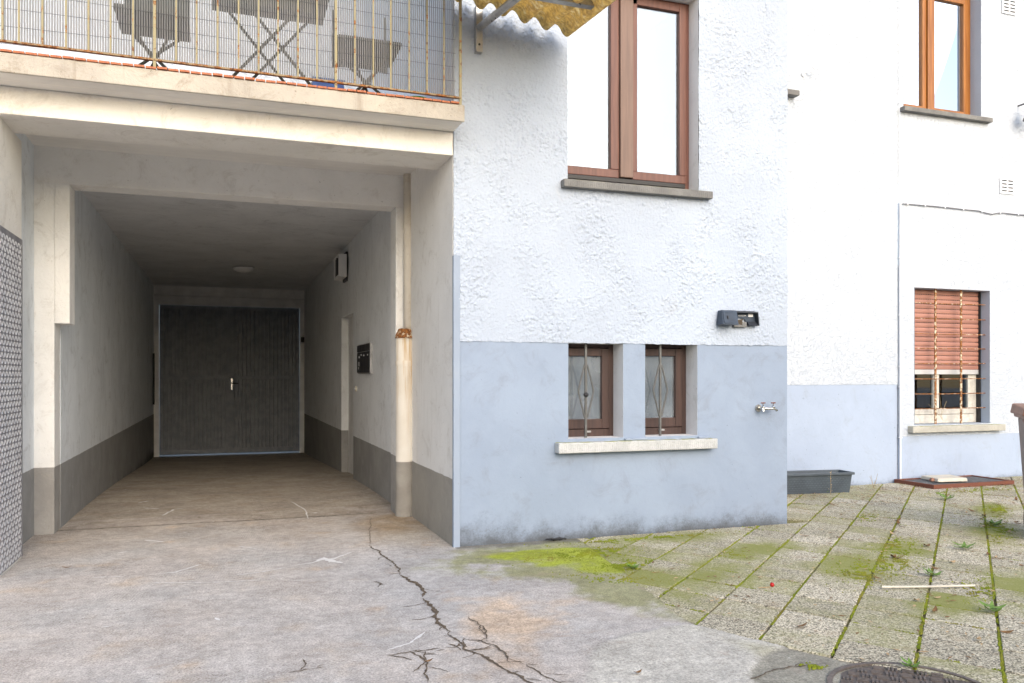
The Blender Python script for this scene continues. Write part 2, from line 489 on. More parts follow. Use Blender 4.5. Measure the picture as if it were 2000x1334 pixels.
def canopy_mat():
    t = NT('weathered yellow fibre sheet')
    t.t.nodes.remove(t.b)
    n = t.noise(30, 8, .7)
    c = t.mix(t.ramp(n, .38, .62), (.84,.68,.32), (.55,.42,.22))
    c = t.mix(t.ramp(t.noise(14, 6, .7), .52, .66), c, (.88,.82,.62))
    df = t.n('BsdfDiffuse'); t.l(c, df.inputs[0])
    tl = t.n('BsdfTranslucent'); t.l(c, tl.inputs[0])
    a = t.n('MixShader'); a.inputs[0].default_value = .6; t.l(df.outputs[0], a.inputs[1]); t.l(tl.outputs[0], a.inputs[2])
    bp = t.n('Bump'); bp.inputs['Strength'].default_value = .5; bp.inputs['Distance'].default_value = .006; t.l(n, bp.inputs['Height'])
    t.l(bp.outputs[0], df.inputs['Normal'])
    t.l(a.outputs[0], t.out.inputs[0])
    return t.m
M['canopy'] = canopy_mat()

def concrete_mat():
    t = NT('worn court concrete')
    at = t.n('Attribute'); at.attribute_name = 'tone'
    base = at.outputs['Color']
    n = t.noise(2.4, 9, .68)
    base = t.mix(1.0, base, t.mix(t.ramp(n, .28, .72), (.84,.83,.82), (1.16,1.16,1.15)), 'MULTIPLY')
    fine = t.noise(95, 7, .85)
    base = t.mix(1.0, base, t.mix(t.ramp(fine, .36, .64), (.62,.61,.60), (1.34,1.34,1.34)), 'MULTIPLY')
    mid = t.noise(16, 9, .75)
    base = t.mix(1.0, base, t.mix(t.ramp(mid, .40, .60), (.87,.865,.86), (1.10,1.10,1.095)), 'MULTIPLY')
    pit = t.math('MULTIPLY', t.ramp(t.noise(24, 8, .8, vec=t.mp(t.pos(), (5,1,3))), .60, .64), t.ramp(t.noise(1.8, 4, .6, vec=t.mp(t.pos(), (1,8,3))), .48, .62))
    base = t.mix(t.math('MULTIPLY', pit, .6), base, (.19,.165,.14))
    wf = t.noise(1.0, 6, .75, vec=t.mp(t.pos(), (3,2,0), (0,0,.2), (9.0, 24.0, 1)), dist=.7)
    wf = t.math('MULTIPLY', t.ramp(wf, .645, .67), t.ramp(t.noise(.8, 4, .6, vec=t.mp(t.pos(), (6,6,3))), .42, .58))
    base = t.mix(t.math('MULTIPLY', wf, .75), base, (.78,.77,.76))
    # worn pale scuffs, stretched
    sc = t.noise(1.0, 8, .72, vec=t.mp(t.pos(), rot=(0,0,.35), scale=(3.0, 13.0, 1)), dist=1.0)
    base = t.mix(t.ramp(sc, .655, .685, 0, .7), base, (.80,.79,.78))
    # dark crumbs
    base = t.mix(t.ramp(t.noise(60, 6, .8), .645, .68, 0, .65), base, (.13,.11,.09))
    base = t.mix(t.ramp(t.noise(7.0, 9, .75, dist=.7), .62, .72, 0, .4), base, (.17,.15,.13))
    wv = t.n('VectorMath'); wv.operation = 'ADD'; t.l(t.pos(), wv.inputs[0])
    sc2 = t.n('VectorMath'); sc2.operation = 'SCALE'; t.l(t.noise(3.5, 5, .65, col=True), sc2.inputs[0]); sc2.inputs['Scale'].default_value = .55; t.l(sc2.outputs[0], wv.inputs[1])
    hair = t.ramp(t.voro(1.15, vec=wv.outputs[0], feat='DISTANCE_TO_EDGE'), .0, .006, 1, 0)
    hair = t.math('MULTIPLY', hair, t.ramp(t.noise(1.0, 4, .6, vec=t.mp(t.pos(), (11,4,2))), .50, .60))
    base = t.mix(t.math('MULTIPLY', hair, .7), base, (.13,.11,.095))
    blot = t.ramp(t.noise(1.0, 9, .8, vec=t.mp(t.pos(), (2,9,1), scale=(2.2, 5.0, 1)), dist=.8), .55, .66, 0, .45)
    base = t.mix(blot, base, (.36,.29,.24))
    t.set(base, .93, 0, .2)
    # stamped fine ribs
    v = t.mp(t.pos(), rot=(0,0,radians(8)))
    x, y, z = t.sep(v)[0:3]
    ribs = t.math('MULTIPLY', t.math('SINE', t.math('MULTIPLY', x, 370.0)), t.math('ADD', .6, t.math('SINE', t.math('MULTIPLY', y, 300.0))))
    ribs = t.math('MULTIPLY', ribs, t.ramp(t.noise(1.3, 5, .6, vec=t.mp(t.pos(), (7,3,0))), .47, .60))
    xx = t.sep(t.pos())[0]
    ribs = t.math('MULTIPLY', ribs, t.ramp(xx, .3, 1.1, 1, 0))
    t.bump(ribs, .45, .0022)
    t.bump(t.noise(16, 8, .7), .6, .012)
    t.bump(fine, .5, .0035)
    return t.m
M['concrete'] = concrete_mat()

def slab_mat():
    t = NT('exposed aggregate paving')
    oi = t.n('ObjectInfo')
    base = t.mix(oi.outputs['Random'], (.31,.285,.22), (.42,.385,.305))
    vc = t.voro(150, out='Color')
    sp = t.ramp(t.sep(vc)[0], .15, .85, .30, 2.0, smooth=False)
    cc = t.n('CombineColor'); 
    for i in range(3): t.l(sp, cc.inputs[i])
    base = t.mix(.85, base, t.mix(1.0, base, cc.outputs[0], 'MULTIPLY'))
    base = t.mix(t.ramp(t.noise(170, 3), .66, .72, 0, .8), base, (.58,.54,.46))
    base = t.mix(t.ramp(t.noise(5, 7, .7), .52, .72, 0, .55), base, (.36,.29,.20))
    # thin algae film
    m = None
    for b in ((2.45,5.45,1.1,.55,-.1), (2.5,4.75,.85,.45,-.5), (3.45,5.75,.9,.3,.0), (3.55,5.05,.38,.26,.7),
              (4.2,4.55,.75,.42,.72), (4.95,4.9,.55,.3,.7), (3.9,5.2,.5,.3,.7), (7.0,5.9,.75,.22,.72), (6.1,5.1,.75,.25,.75), (4.75,3.7,.7,.4,.7),
              (3.9,3.55,.5,.25,.7), (3.0,4.6,.8,.4,.6)):
        g = t.blob(*b)
        m = g if m is None else t.math('MAXIMUM', m, g)
    nn = t.noise(6, 8, .72)
    nf = t.noise(70, 5, .7)
    r2 = t.math('SUBTRACT', t.math('FRACT', t.math('MULTIPLY', oi.outputs['Random'], 37.7)), .5)
    f = t.math('ADD', t.math('ADD', t.math('ADD', .10, t.math('MULTIPLY', r2, .5)), t.math('MULTIPLY', m, .85)), t.math('ADD', t.math('MULTIPLY', t.math('SUBTRACT', nn, .5), 1.2), t.math('MULTIPLY', t.math('SUBTRACT', nf, .5), .9)))
    base = t.mix(t.ramp(f, .20, .80, 0, .85), base, (.20,.225,.035))
    base = t.mix(t.ramp(f, -.05, .35, 0, .35), base, (.27,.265,.11))
    t.set(base, .93, 0, .2)
    t.bump(t.voro(150), .55, .004); t.bump(nn, .3, .006)
    return t.m
M['slab'] = slab_mat()

def moss_mat():
    t = NT('moss')
    base = t.mix(t.ramp(t.noise(5, 5), .3, .7), (.27,.30,.03), (.16,.205,.022))
    base = t.mix(t.ramp(t.noise(3, 5, vec=t.mp(t.pos(), (4,2,9))), .45, .7), base, (.23,.20,.045))
    t.set(base, .95, 0, .1)
    return t.m
M['moss'] = moss_mat()
M['crack'] = simple('dirt in crack', (.15,.115,.08), (.07,.052,.038), 60, 1.0, bump=.7)
M['scuff'] = simple('white scuff', (.72,.71,.70), (.60,.59,.58), 40, .9)
M['joint'] = simple('dark expansion joint', (.08,.07,.06), (.05,.045,.04), 40, 1.0)

# ------------------------------------------------------------------ setting: ground
def inside(poly, x, y):
    """signed: min over half-planes (counter-clockwise convex polygon), >0 inside"""
    s = None
    for i in range(len(poly)):
        ax, ay = poly[i]; bx, by = poly[(i+1) % len(poly)]
        l = math.hypot(bx-ax, by-ay)
        d = ((bx-ax)*(y-ay) - (by-ay)*(x-ax)) / l
        s = d if s is None else np.minimum(s, d)
    return s

PAVE = [(2.30, 3.70), (2.66, 3.045), (3.10, 2.52), (5.2, .4), (14, .4), (14, 7.86), (2.954, 7.86)]
def gz(x, y):
    return .004 * fbm(np.asarray(x)*.9, np.asarray(y)*.9, 3, 5)

xs = np.unique(np.concatenate([np.linspace(-9, -2.4, 14), np.arange(-2.4, 4.2, .022), np.linspace(4.2, 14, 60)]))
ys = np.unique(np.concatenate([np.linspace(-6, 2.2, 18), np.arange(2.2, 7.72, .022), [7.72], np.linspace(7.72, 8.2, 3)]))
XX, YY = np.meshgrid(xs, ys, indexing='ij')
def grd(px, py, sx, sy, rot=0):
    dx, dy = XX-px, YY-py
    a = dx*cos(rot)+dy*sin(rot); b = -dx*sin(rot)+dy*cos(rot)
    return np.exp(-(a/sx)**2-(b/sy)**2)
ins = inside(PAVE, XX, YY)
ZZ = gz(XX, YY) - .014 * sstep(.02, .05, ins)
nA = fbm(XX*1.3, YY*1.3, 5, 3); nB = fbm(XX*3.1, YY*3.1, 5, 9); nC = fbm(XX*9, YY*9, 4, 21)
tone = np.zeros(XX.shape + (3,))
tone[:] = (.475,.45,.43)
def blend(mask, c):
    global tone
    m = np.clip(mask, 0, 1)[..., None]; tone = tone*(1-m) + np.array(c)*m
blend(sstep(-.1, .55, nA)*.55, (.47,.425,.39))
blend(sstep(.0, .6, -nA)*.6, (.41,.405,.40))
blend(sstep(.05, .5, nB)*.45, (.48,.42,.37))
# browner near and inside the passage mouth
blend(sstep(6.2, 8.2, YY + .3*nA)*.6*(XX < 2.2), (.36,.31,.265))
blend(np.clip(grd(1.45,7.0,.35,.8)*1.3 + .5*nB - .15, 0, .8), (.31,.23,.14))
blend(np.clip(grd(1.5,6.4,.25,.35)*1.2 + .4*nB, 0, .7)*(XX<1.9), (.50,.47,.42))
# cooler clean area by the corner
blend(np.clip(grd(1.35,5.2,.7,1.1)*.8+.2*nB, 0, .7), (.40,.40,.41))
# eroded ochre patch right of the crack
er = np.clip(grd(1.42,4.15,.30,.62,-.15)*1.5 + .9*nB + .5*nC - .45, 0, 1)
blend(er*.85, (.56,.44,.33))
ZZ -= .004*np.clip(er, 0, 1)
er2 = np.clip(grd(1.28,3.45,.16,.16)*1.3 + .9*nB - .4, 0, 1); blend(er2*.8, (.54,.41,.30))
# pale screed patch
SCR = [G(1135,1345), G(1640,1345), G(1640,1288), G(1560,1264), G(1347,1220), G(1215,1236), G(1150,1275)]
scr = inside(SCR, XX, YY) + .05*nB
blend(sstep(-.02, .05, scr), (.49,.475,.435))
ZZ += .006*sstep(-.01, .02, scr)
blend(sstep(0, .2, inside([G(1330,1222), G(1500,1310), G(1640,1310), G(1640,1288), G(1560,1264)], XX, YY)+.12*nB)*.65, (.42,.405,.29))
# round mortar bed of the manhole
MHX, MHY, MHR = 2.69, 2.62, .315
mh = .66 - np.hypot(XX-MHX, YY-MHY) + .02*nB
blend(sstep(0, .03, mh), (.28,.27,.23))
ZZ -= .008*sstep(0, .02, mh)
# algae against the white wall
al = grd(2.35,5.5,.85,.42,.05)*1.3 + grd(2.55,4.85,.50,.45,0)*1.1 + grd(2.40,4.2,.28,.45,.25)*.9
al = np.clip(al*(1+.9*nB+.5*nC) - .16, 0, 1)
blend(sstep(.0, .45, al)*.75, (.24,.25,.10))
bri = np.clip(grd(2.40,5.40,.42,.22,.1)*1.3 + grd(2.52,5.0,.24,.15,.2)*1.2 + grd(2.05,5.6,.3,.12)*.8 , 0, 2)
bri = np.clip(bri*(1+.8*nB+.5*nC) - .2, 0, 1)
blend(sstep(0, .4, bri)*.92, (.31,.36,.035))
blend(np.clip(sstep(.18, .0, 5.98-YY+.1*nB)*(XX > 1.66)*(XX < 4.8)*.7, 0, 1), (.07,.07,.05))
blend(sstep(.0, .05, ins)*1.0, (.19,.175,.075)); blend(sstep(.0, .05, ins)*sstep(-.1, .3, nB)*.8, (.13,.10,.055))
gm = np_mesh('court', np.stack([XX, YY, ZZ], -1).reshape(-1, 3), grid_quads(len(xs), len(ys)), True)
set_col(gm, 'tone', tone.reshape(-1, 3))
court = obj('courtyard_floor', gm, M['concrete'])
structure(court, 'worn grey concrete courtyard floor, cracked and stained')

# passage floor
px_ = np.linspace(-1.75, 1.95, 120); py_ = np.linspace(7.724, 18.4, 300)
PX, PY = np.meshgrid(px_, py_, indexing='ij')
PZ = gz(PX, PY)*.8 - .30*sstep(8.0, 19.5, PY)*1.12
XX, YY = PX, PY
nA = fbm(XX*1.3, YY*1.3, 5, 3); nB = fbm(XX*3.1, YY*3.1, 5, 9)
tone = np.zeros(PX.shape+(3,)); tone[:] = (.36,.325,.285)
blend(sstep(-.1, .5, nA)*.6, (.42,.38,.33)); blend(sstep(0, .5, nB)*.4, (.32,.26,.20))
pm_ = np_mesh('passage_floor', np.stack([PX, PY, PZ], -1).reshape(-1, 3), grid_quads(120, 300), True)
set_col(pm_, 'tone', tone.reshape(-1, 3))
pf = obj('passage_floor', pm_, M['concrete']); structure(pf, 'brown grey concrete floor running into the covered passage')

g = MB()
g.quad((-60,-60,-.06),(80,-60,-.06),(80,-6,-.06),(-60,-6,-.06)).quad((-60,-6,-.06),(-9,-6,-.06),(-9,18.3,-.06),(-60,18.3,-.06))
g.quad((14,-6,-.06),(80,-6,-.06),(80,18.3,-.06),(14,18.3,-.06)).quad((-60,18.3,-.325),(80,18.3,-.325),(80,90,-.325),(-60,90,-.325))
gm2 = g.mesh('ground'); set_col(gm2, 'tone', np.full((len(gm2.vertices), 3), .30))
structure(obj('ground', gm2, M['concrete']), 'grey ground beyond the courtyard')

# cracks, scuffs
def ribbon(pts, w, seed, jit=.006, step=.02, lift=.003, taper=True):
    r = random.Random(seed); P = [Vector((*p, 0)) for p in pts]; L = []
    for a, b in zip(P, P[1:]):
        n = max(1, int((b-a).length/step))
        L += [a.lerp(b, i/n) for i in range(n)]
    L.append(P[-1]); m = len(L); mb = MB(); vs = []
    j = 0.0
    for i, p in enumerate(L):
        t = (L[min(i+1, m-1)] - L[max(i-1, 0)]).normalized(); nrm = Vector((-t.y, t.x, 0))
        j = .65*j + r.uniform(-jit, jit)
        k = (min(1, 6*min(i, m-1-i)/m + .15) if taper else 1) * r.uniform(.45, 1.25)
        c = p + nrm*j
        for s in (-1, 1):
            q = c + nrm*(s*w*.5*k*r.uniform(.7, 1.3))
            vs.append((q.x, q.y, float(gz(q.x, q.y)) + lift))
    mb.add(vs, [(2*i, 2*i+2, 2*i+3, 2*i+1) for i in range(m-1)])
    return mb
def c5(*p): return [G(560+x/3.566, 960+y/3.566) for x, y in p]
def c4(*p): return [G(x/3.566, 960+y/3.566) for x, y in p]
cracks = [
 (c5((575,375),(650,430),(700,470),(760,500),(790,545),(780,585)), .016),
 (c5((780,585),(850,615),(910,655),(950,700),(965,735)), .034),
 (c5((950,745),(990,790),(1030,850),(1050,900),(1075,935),(1110,960),(1150,975)), .030),
 (c5((1090,1000),(1160,1015),(1210,1060),(1230,1095),(1300,1115),(1370,1150),(1450,1190),(1510,1220),(1560,1260),(1650,1290),(1700,1334),(1760,1380)), .020),
 (c5((1120,1065),(1180,1085),(1210,1060)), .014),
 (c5((690,1145),(760,1135),(860,1120),(890,1125),(940,1160),(990,1195),(975,1250),(970,1300),(980,1345)), .012),
 (c5((1255,870),(1320,910),(1365,940),(1390,970),(1390,1030)), .012),
 (c5((1230,1020),(1280,1035),(1350,1030),(1430,1065),(1500,1110),(1550,1150),(1550,1190)), .013),
 (c5((1670,1205),(1740,1245),(1800,1285),(1900,1330),(1990,1360)), .012),
 (c5((1040,1115),(1110,1105)), .010), (c5((0,1270),(130,1245),(270,1222)), .008), (c5((860,1110),(920,1105),(960,1112)), .007),
 (c5((690,505),(740,520)), .010), (c5((600,620),(650,632),(690,652)), .008), (c5((575,180),(580,260),(575,375)), .006),
 ([G(1440,1334), G(1500,1312), G(1560,1301), G(1620,1296)], .012),
 ([G(1660,1287), G(1700,1297), G(1780,1309), G(1850,1324), G(1930,1340)], .012)]
rc = random.Random(3)
for i, (p, w) in enumerate(cracks):
    mb = ribbon(p, w*.82, i+1, .009)
    for a, b in zip(p, p[1:]):
        if rc.random() < .75:
            ang = math.atan2(b[1]-a[1], b[0]-a[0]) + rc.choice((-1, 1))*rc.uniform(.5, 1.2); Ln = rc.uniform(.04, .17); f = rc.random()
            q0 = (a[0]+(b[0]-a[0])*f, a[1]+(b[1]-a[1])*f)
            q1 = (q0[0]+Ln*.5*cos(ang), q0[1]+Ln*.5*sin(ang)); ang += rc.uniform(-.6, .6)
            rb = ribbon([q0, q1, (q1[0]+Ln*.5*cos(ang), q1[1]+Ln*.5*sin(ang))], rc.uniform(.004, .008), i*50+rc.randrange(99), .004, .012)
            mb.add(rb.v, rb.f)
    mb.build('crack', M['crack'], court)
scuffs = [(c5((0,525),(180,500),(240,480),(330,470),(470,418)), .014), (c5((205,485),(260,470),(320,488),(390,500)), .045), (c5((30,70),(80,100),(130,130),(150,190)), .012),
 (c5((0,618),(150,620)), .012), (c4((640,603),(850,598)), .014), (c4((1090,580),(1220,565),(1400,510)), .014), (c4((980,640),(1400,640),(1880,615)), .010),
 (c4((1650,380),(1830,412)), .012), (c4((1590,590),(1800,565),(1990,530)), .012), (c4((1000,340),(1140,352)), .022), (c4((1500,880),(1530,900)), .018),
 (c4((700,950),(780,940)), .018), (c5((690,1110),(850,1060),(900,1030),(970,980)), .012), (c4((1000,115),(1110,120)), .02), (c4((1130,170),(1210,125),(1280,118)), .018), (c4((960,80),(1040,66)), .02), (c4((800,430),(900,420)), .016)]
for i, (p, w) in enumerate(scuffs):
    ribbon(p, w*1.25, 90+i, .004, lift=.0025).build('scuff_mark', M['scuff'], court)
ribbon([(-1.32, 7.722), (1.52, 7.722)], .014, 55, .002, lift=.004, taper=False).build('expansion_joint', M['joint'], court)

# paving slabs
TH = radians(41.3); UX, UY = cos(TH), sin(TH); NX, NY = -sin(TH), cos(TH)
PN, PS, SKEW = .345, .325, .062
def clip(poly, hp):
    out = []
    (ax, ay), (bx, by) = hp
    f = lambda p: (bx-ax)*(p[1]-ay) - (by-ay)*(p[0]-ax)
    for i, p in enumerate(poly):
        q = poly[(i+1) % len(poly)]; a, b = f(p), f(q)
        if a >= 0: out.append(p)
        if a*b < 0:
            t = a/(a-b); out.append((p[0]+(q[0]-p[0])*t, p[1]+(q[1]-p[1])*t))
    return out
def area(p): return .5*abs(sum(p[i][0]*p[(i+1)%len(p)][1]-p[(i+1)%len(p)][0]*p[i][1] for i in range(len(p))))
HPS = [((2.954,7.86),(2.30,3.70)), ((2.30,3.70),(2.66,3.045)), ((2.66,3.045),(3.10,2.52)), ((14,7.80),(4.70,7.80))]
def spt(n, s): return (UX*s+NX*n, UY*s+NY*n)
paving = thing('paving', 'speckled grey paving slabs with mossy joints beside the white walls', 'ground'); paving['kind'] = 'structure'; del paving['category']
slab_list = []
for k in range(-4, 22):
    nt = 1.243 - PN*(k-1); nb = nt - PN
    for m in range(-9, 26):
        st = 5.093 - SKEW*(k-1) + PS*m; sb = st - SKEW
        gj = .0068
        gs = .0045
        poly = [spt(nb+gj, sb+gs), spt(nb+gj, sb+PS-gs), spt(nt-gj, st+PS-gs), spt(nt-gj, st+gs)]
        cx_ = sum(p[0] for p in poly)/4; cy_ = sum(p[1] for p in poly)/4
        if cx_ < 4.71 and cy_ > 5.98+.25: continue
        if cx_ > 10.2 or cy_ < 1.7: continue
        # outside the camera's right edge by more than a metre: not shown
        dd = SA*cx_+CA*cy_; ll = CA*cx_-SA*cy_
        if dd < 1.5 or ll/dd*FPX > 1350: continue
        for hp in HPS: poly = clip(poly, hp) if len(poly) > 2 else poly
        if cx_ < 4.78: poly = clip(poly, ((14,5.985),(1,5.985))) if len(poly) > 2 else poly
        if len(poly) < 3 or area(poly) < .004: continue
        slab_list.append((poly, k, m))
for poly, k, m in slab_list:
    # orient ccw
    if sum((poly[(i+1)%len(poly)][0]-poly[i][0])*(poly[(i+1)%len(poly)][1]+poly[i][1]) for i in range(len(poly))) > 0: poly = poly[::-1]
    cx_ = sum(p[0] for p in poly)/len(poly); cy_ = sum(p[1] for p in poly)/len(poly); n = len(poly)
    dz = random.uniform(-.004, .004); tx, ty = random.gauss(0, .008), random.gauss(0, .008)
    loc = [(p[0]-cx_, p[1]-cy_) for p in poly]
    ins_ = [(x*(1-.004/max(.05, math.hypot(x, y))), y*(1-.004/max(.05, math.hypot(x, y)))) for x, y in loc]
    vs = [(x, y, tx*x+ty*y) for x, y in ins_] + [(x, y, tx*x+ty*y-.005) for x, y in loc] + [(x, y, -.030) for x, y in loc]
    fs = [tuple(range(n))]
    for i in range(n):
        j = (i+1) % n; fs += [(i, n+i, n+j, j), (n+i, 2*n+i, 2*n+j, n+j)]
    o = MB().add(vs, fs).build('paving_slab', M['slab'], paving); o.location = (cx_, cy_, .001+dz)

# moss tufts, one mass
tv = []
def tuft(x, y, s, z=0.0): tv.append((x, y, s, z))
for k in range(-4, 20):                      # long joints
    nn_ = 1.243 - PN*(k-1)
    for s in np.arange(2.2, 11.5, .0045):
        x, y = spt(nn_, s)
        if not (1.9 < x < 10.2 and 2.2 < y < 7.8) or (x < 4.72 and y > 5.98): continue
        dn = float(pn(s*3.1, k*7.7, 31)) + .5*float(pn(s*11, k*3.3, 33))
        if inside(PAVE[:3], np.array(x), np.array(y)) is None: pass
        if float(inside(PAVE, np.array(x), np.array(y))) < .0: continue
        if dn > -.18 and random.random() < .75:
            tuft(x+random.gauss(0, .005), y+random.gauss(0, .005), random.uniform(.0045, .009), -.002)
for k in range(-4, 20):                      # cross joints, sparser
    for m in range(-9, 26):
        if random.random() < .45: continue
        for q in np.arange(0, 1, .02):
            n_ = 1.243 - PN*(k-1) - PN*q; s = 5.093 - SKEW*(k-1) - SKEW*q + PS*m
            x, y = spt(n_, s)
            if not (1.9 < x < 10.2 and 2.2 < y < 7.8) or (x < 4.72 and y > 5.98): continue
            if float(pn(s*9+q*4, m*5.1+k, 41)) > .05 and float(inside(PAVE, np.array(x), np.array(y))) > .0:
                tuft(x+random.gauss(0, .005), y+random.gauss(0, .005), random.uniform(.004, .009), -.001)
patches = [(7.15,5.95,.62,.10,.72,900), (6.25,5.2,.62,.11,.74,1000), (4.45,4.55,.42,.20,.72,900), (4.9,4.95,.35,.14,.72,700), (3.9,4.25,.35,.16,.7,650), (4.35,3.75,.4,.13,.7,500),
           (3.5,5.05,.2,.12,.6,350), (2.55,5.45,.45,.13,.1,1500), (2.62,5.0,.26,.12,.2,900), (3.2,5.8,.7,.06,.0,800), (2.4,4.7,.3,.12,-.6,450), (5.6,6.0,.3,.1,.7,200), (8.0,7.0,.8,.12,.1,700), (2.5,3.0,.05,.04,0,160), (8.0,5.6,.5,.1,.7,300)]
for x, y, sx, sy, rt, n in patches:
    for i in range(n):
        a, b = random.gauss(0, .5)*sx, random.gauss(0, .5)*sy
        qx, qy = x+a*cos(rt)-b*sin(rt), y+a*sin(rt)+b*cos(rt)
        if qx < 4.72 and qy > 5.985: continue
        if float(pn(qx*14, qy*14, 51)) < -.05: continue
        tuft(qx, qy, random.uniform(.004, .009), .002)
tv = np.array(tv); N = len(tv)
ang = RNG.uniform(0, 2*pi, N)
V = np.zeros((N, 4, 3))
for j in range(3):
    V[:, j, 0] = tv[:, 0] + np.cos(ang+j*2.094)*tv[:, 2]*1.1; V[:, j, 1] = tv[:, 1] + np.sin(ang+j*2.094)*tv[:, 2]*1.1; V[:, j, 2] = tv[:, 3]-.002
V[:, 3, 0] = tv[:, 0] + RNG.normal(0, .002, N); V[:, 3, 1] = tv[:, 1] + RNG.normal(0, .002, N); V[:, 3, 2] = tv[:, 3] + tv[:, 2]*RNG.uniform(.5, 1.1, N)
base_i = (np.arange(N)*4)[:, None, None]
F = (np.array([[0,1,3],[1,2,3],[2,0,3]])[None] + base_i).reshape(-1, 3)
moss = obj('moss', np_mesh('moss', V.reshape(-1, 3), F, True), M['moss'])
tag(moss, 'bright green moss in the paving joints and in patches on the slabs', 'moss', kind='stuff')

# ------------------------------------------------------------------ walls with openings
def holed_xz(x0, x1, z0, z1, holes, y, depth, cell=None, disp=None, ragged=0):
    """front sheet facing -y with rectangular holes and reveals going back by depth"""
    bx = sorted({x0, x1, *[h[0] for h in holes], *[h[1] for h in holes]}); bz = sorted({z0, z1, *[h[2] for h in holes], *[h[3] for h in holes]})
    bx = [b for b in bx if x0 <= b <= x1]; bz = [b for b in bz if z0 <= b <= z1]
    def sub(bs):
        if not cell: return np.array(bs)
        o = []
        for a, b in zip(bs, bs[1:]):
            n = max(1, int(round((b-a)/cell))); o += list(np.linspace(a, b, n+1)[:-1])
        return np.array(o+[bs[-1]])
    gx, gz_ = sub(bx), sub(bz)
    Xg, Zg = np.meshgrid(gx, gz_, indexing='ij')
    D = disp(Xg, Zg) if disp is not None else np.zeros_like(Xg)
    if ragged: Zg = Zg - ragged*(.6*fbm(Xg*16, Xg*0+3.3, 4, 8)+.3)*np.exp(-(Zg-z0)/.02)
    cxm = (gx[:-1]+gx[1:])/2; czm = (gz_[:-1]+gz_[1:])/2
    keep = np.ones((len(cxm), len(czm)), bool)
    for h in holes:
        keep &= ~(((cxm > h[0]) & (cxm < h[1]))[:, None] & ((czm > h[2]) & (czm < h[3]))[None])
    me = np_mesh('wall', np.stack([Xg, np.full_like(Xg, y)-D, Zg], -1).reshape(-1, 3), grid_quads(len(gx), len(gz_), keep), False)
    return me
def reveal(h, y, d, z_bottom=True):
    m = MB(); x0, x1, z0, z1 = h
    m.quad((x0,y,z0),(x0,y,z1),(x0,y+d,z1),(x0,y+d,z0)); m.quad((x1,y,z0),(x1,y+d,z0),(x1,y+d,z1),(x1,y,z1))
    m.quad((x0,y,z1),(x1,y,z1),(x1,y+d,z1),(x0,y+d,z1))
    if z_bottom: m.quad((x0,y,z0),(x0,y+d,z0),(x1,y+d,z0),(x1,y,z0))
    return m
def room(parent, x0, x1, y0, y1, z0, z1, m):
    r = MB()
    r.quad((x0,y1,z0),(x1,y1,z0),(x1,y1,z1),(x0,y1,z1)); r.quad((x0,y0,z0),(x0,y1,z0),(x0,y1,z1),(x0,y0,z1)); r.quad((x1,y0,z0),(x1,y0,z1),(x1,y1,z1),(x1,y1,z0))
    r.quad((x0,y0,z0),(x1,y0,z0),(x1,y1,z0),(x0,y1,z0)); r.quad((x0,y0,z1),(x0,y1,z1),(x1,y1,z1),(x1,y0,z1))
    return r.build('room', m, parent)

FY = 6.0                                 # plane of the near facade
BX0, BX1, TOPZ = 1.65, 4.71, 7.6
# ---- near white house
near = thing('white_house', 'white house with roughcast upper wall, blue grey base and tall brown window', 'house')
H1 = (2.602, 3.091, .80, 1.568); H2 = (3.294, 3.793, .80, 1.574)
HU = (2.593, 3.803, 2.86, 4.52)
DZ = 1.572
def stucco(x, z):
    wx, wz = x + .012*fbm(x*11, z*11, 2, 2), z + .012*fbm(x*11, z*11, 2, 4)
    h = 0
    for i, (fx, fz, th, amp) in enumerate(((26,34,.10,.0030),(38,30,.14,.0026),(52,60,.16,.0022),(17,22,.22,.0034))):
        a = .5 + .35*i; rx, rz = wx*cos(a)+wz*sin(a), -wx*sin(a)+wz*cos(a)
        n = fbm(rx*fx, rz*fz, 2, 60+i*7)
        h = h + amp*sstep(th-.05, th+.05, n)
    h = h*(.30+.80*sstep(-.3, .35, fbm(x*2.6, z*2.6, 3, 77))) + .0022*fbm(x*70, z*70, 3, 90) + .004*fbm(x*2.2, z*2.2, 2, 95)
    return h*1.25 + .004
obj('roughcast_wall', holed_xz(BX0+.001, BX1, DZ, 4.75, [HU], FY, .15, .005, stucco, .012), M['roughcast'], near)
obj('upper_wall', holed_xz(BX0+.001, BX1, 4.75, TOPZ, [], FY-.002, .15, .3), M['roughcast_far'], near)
obj('dado', holed_xz(BX0+.001, BX1, -.06, DZ+.02, [H1, H2], FY, .19), M['dado'], near)
MB().box(BX0-.002, BX0+.050, FY-.016, FY+.02, -.05, 2.22).build('corner_strip', M['corner'], near, .003)
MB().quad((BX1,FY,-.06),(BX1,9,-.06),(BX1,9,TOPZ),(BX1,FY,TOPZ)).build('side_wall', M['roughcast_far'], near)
MB().box(BX0, BX0+.3, FY+.02, 7.6, -.06, 3.19).build('porch_wall', M['porch_wall'], near)
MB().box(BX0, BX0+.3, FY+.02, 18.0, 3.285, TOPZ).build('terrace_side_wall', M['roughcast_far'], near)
MB().box(BX0-.3, BX1+.3, FY-.3, 9, TOPZ, TOPZ+.2).build('roof', M['rooftile'], near)
for h in (H1, H2): reveal(h, FY, .19).build('window_reveal', M['reveal'], near)
reveal(HU, FY, .16).build('window_reveal', M['reveal'], near)
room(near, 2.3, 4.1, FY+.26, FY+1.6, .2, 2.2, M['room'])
room(near, 2.3, 4.2, FY+.26, FY+2.0, 2.5, 4.9, M['room'])
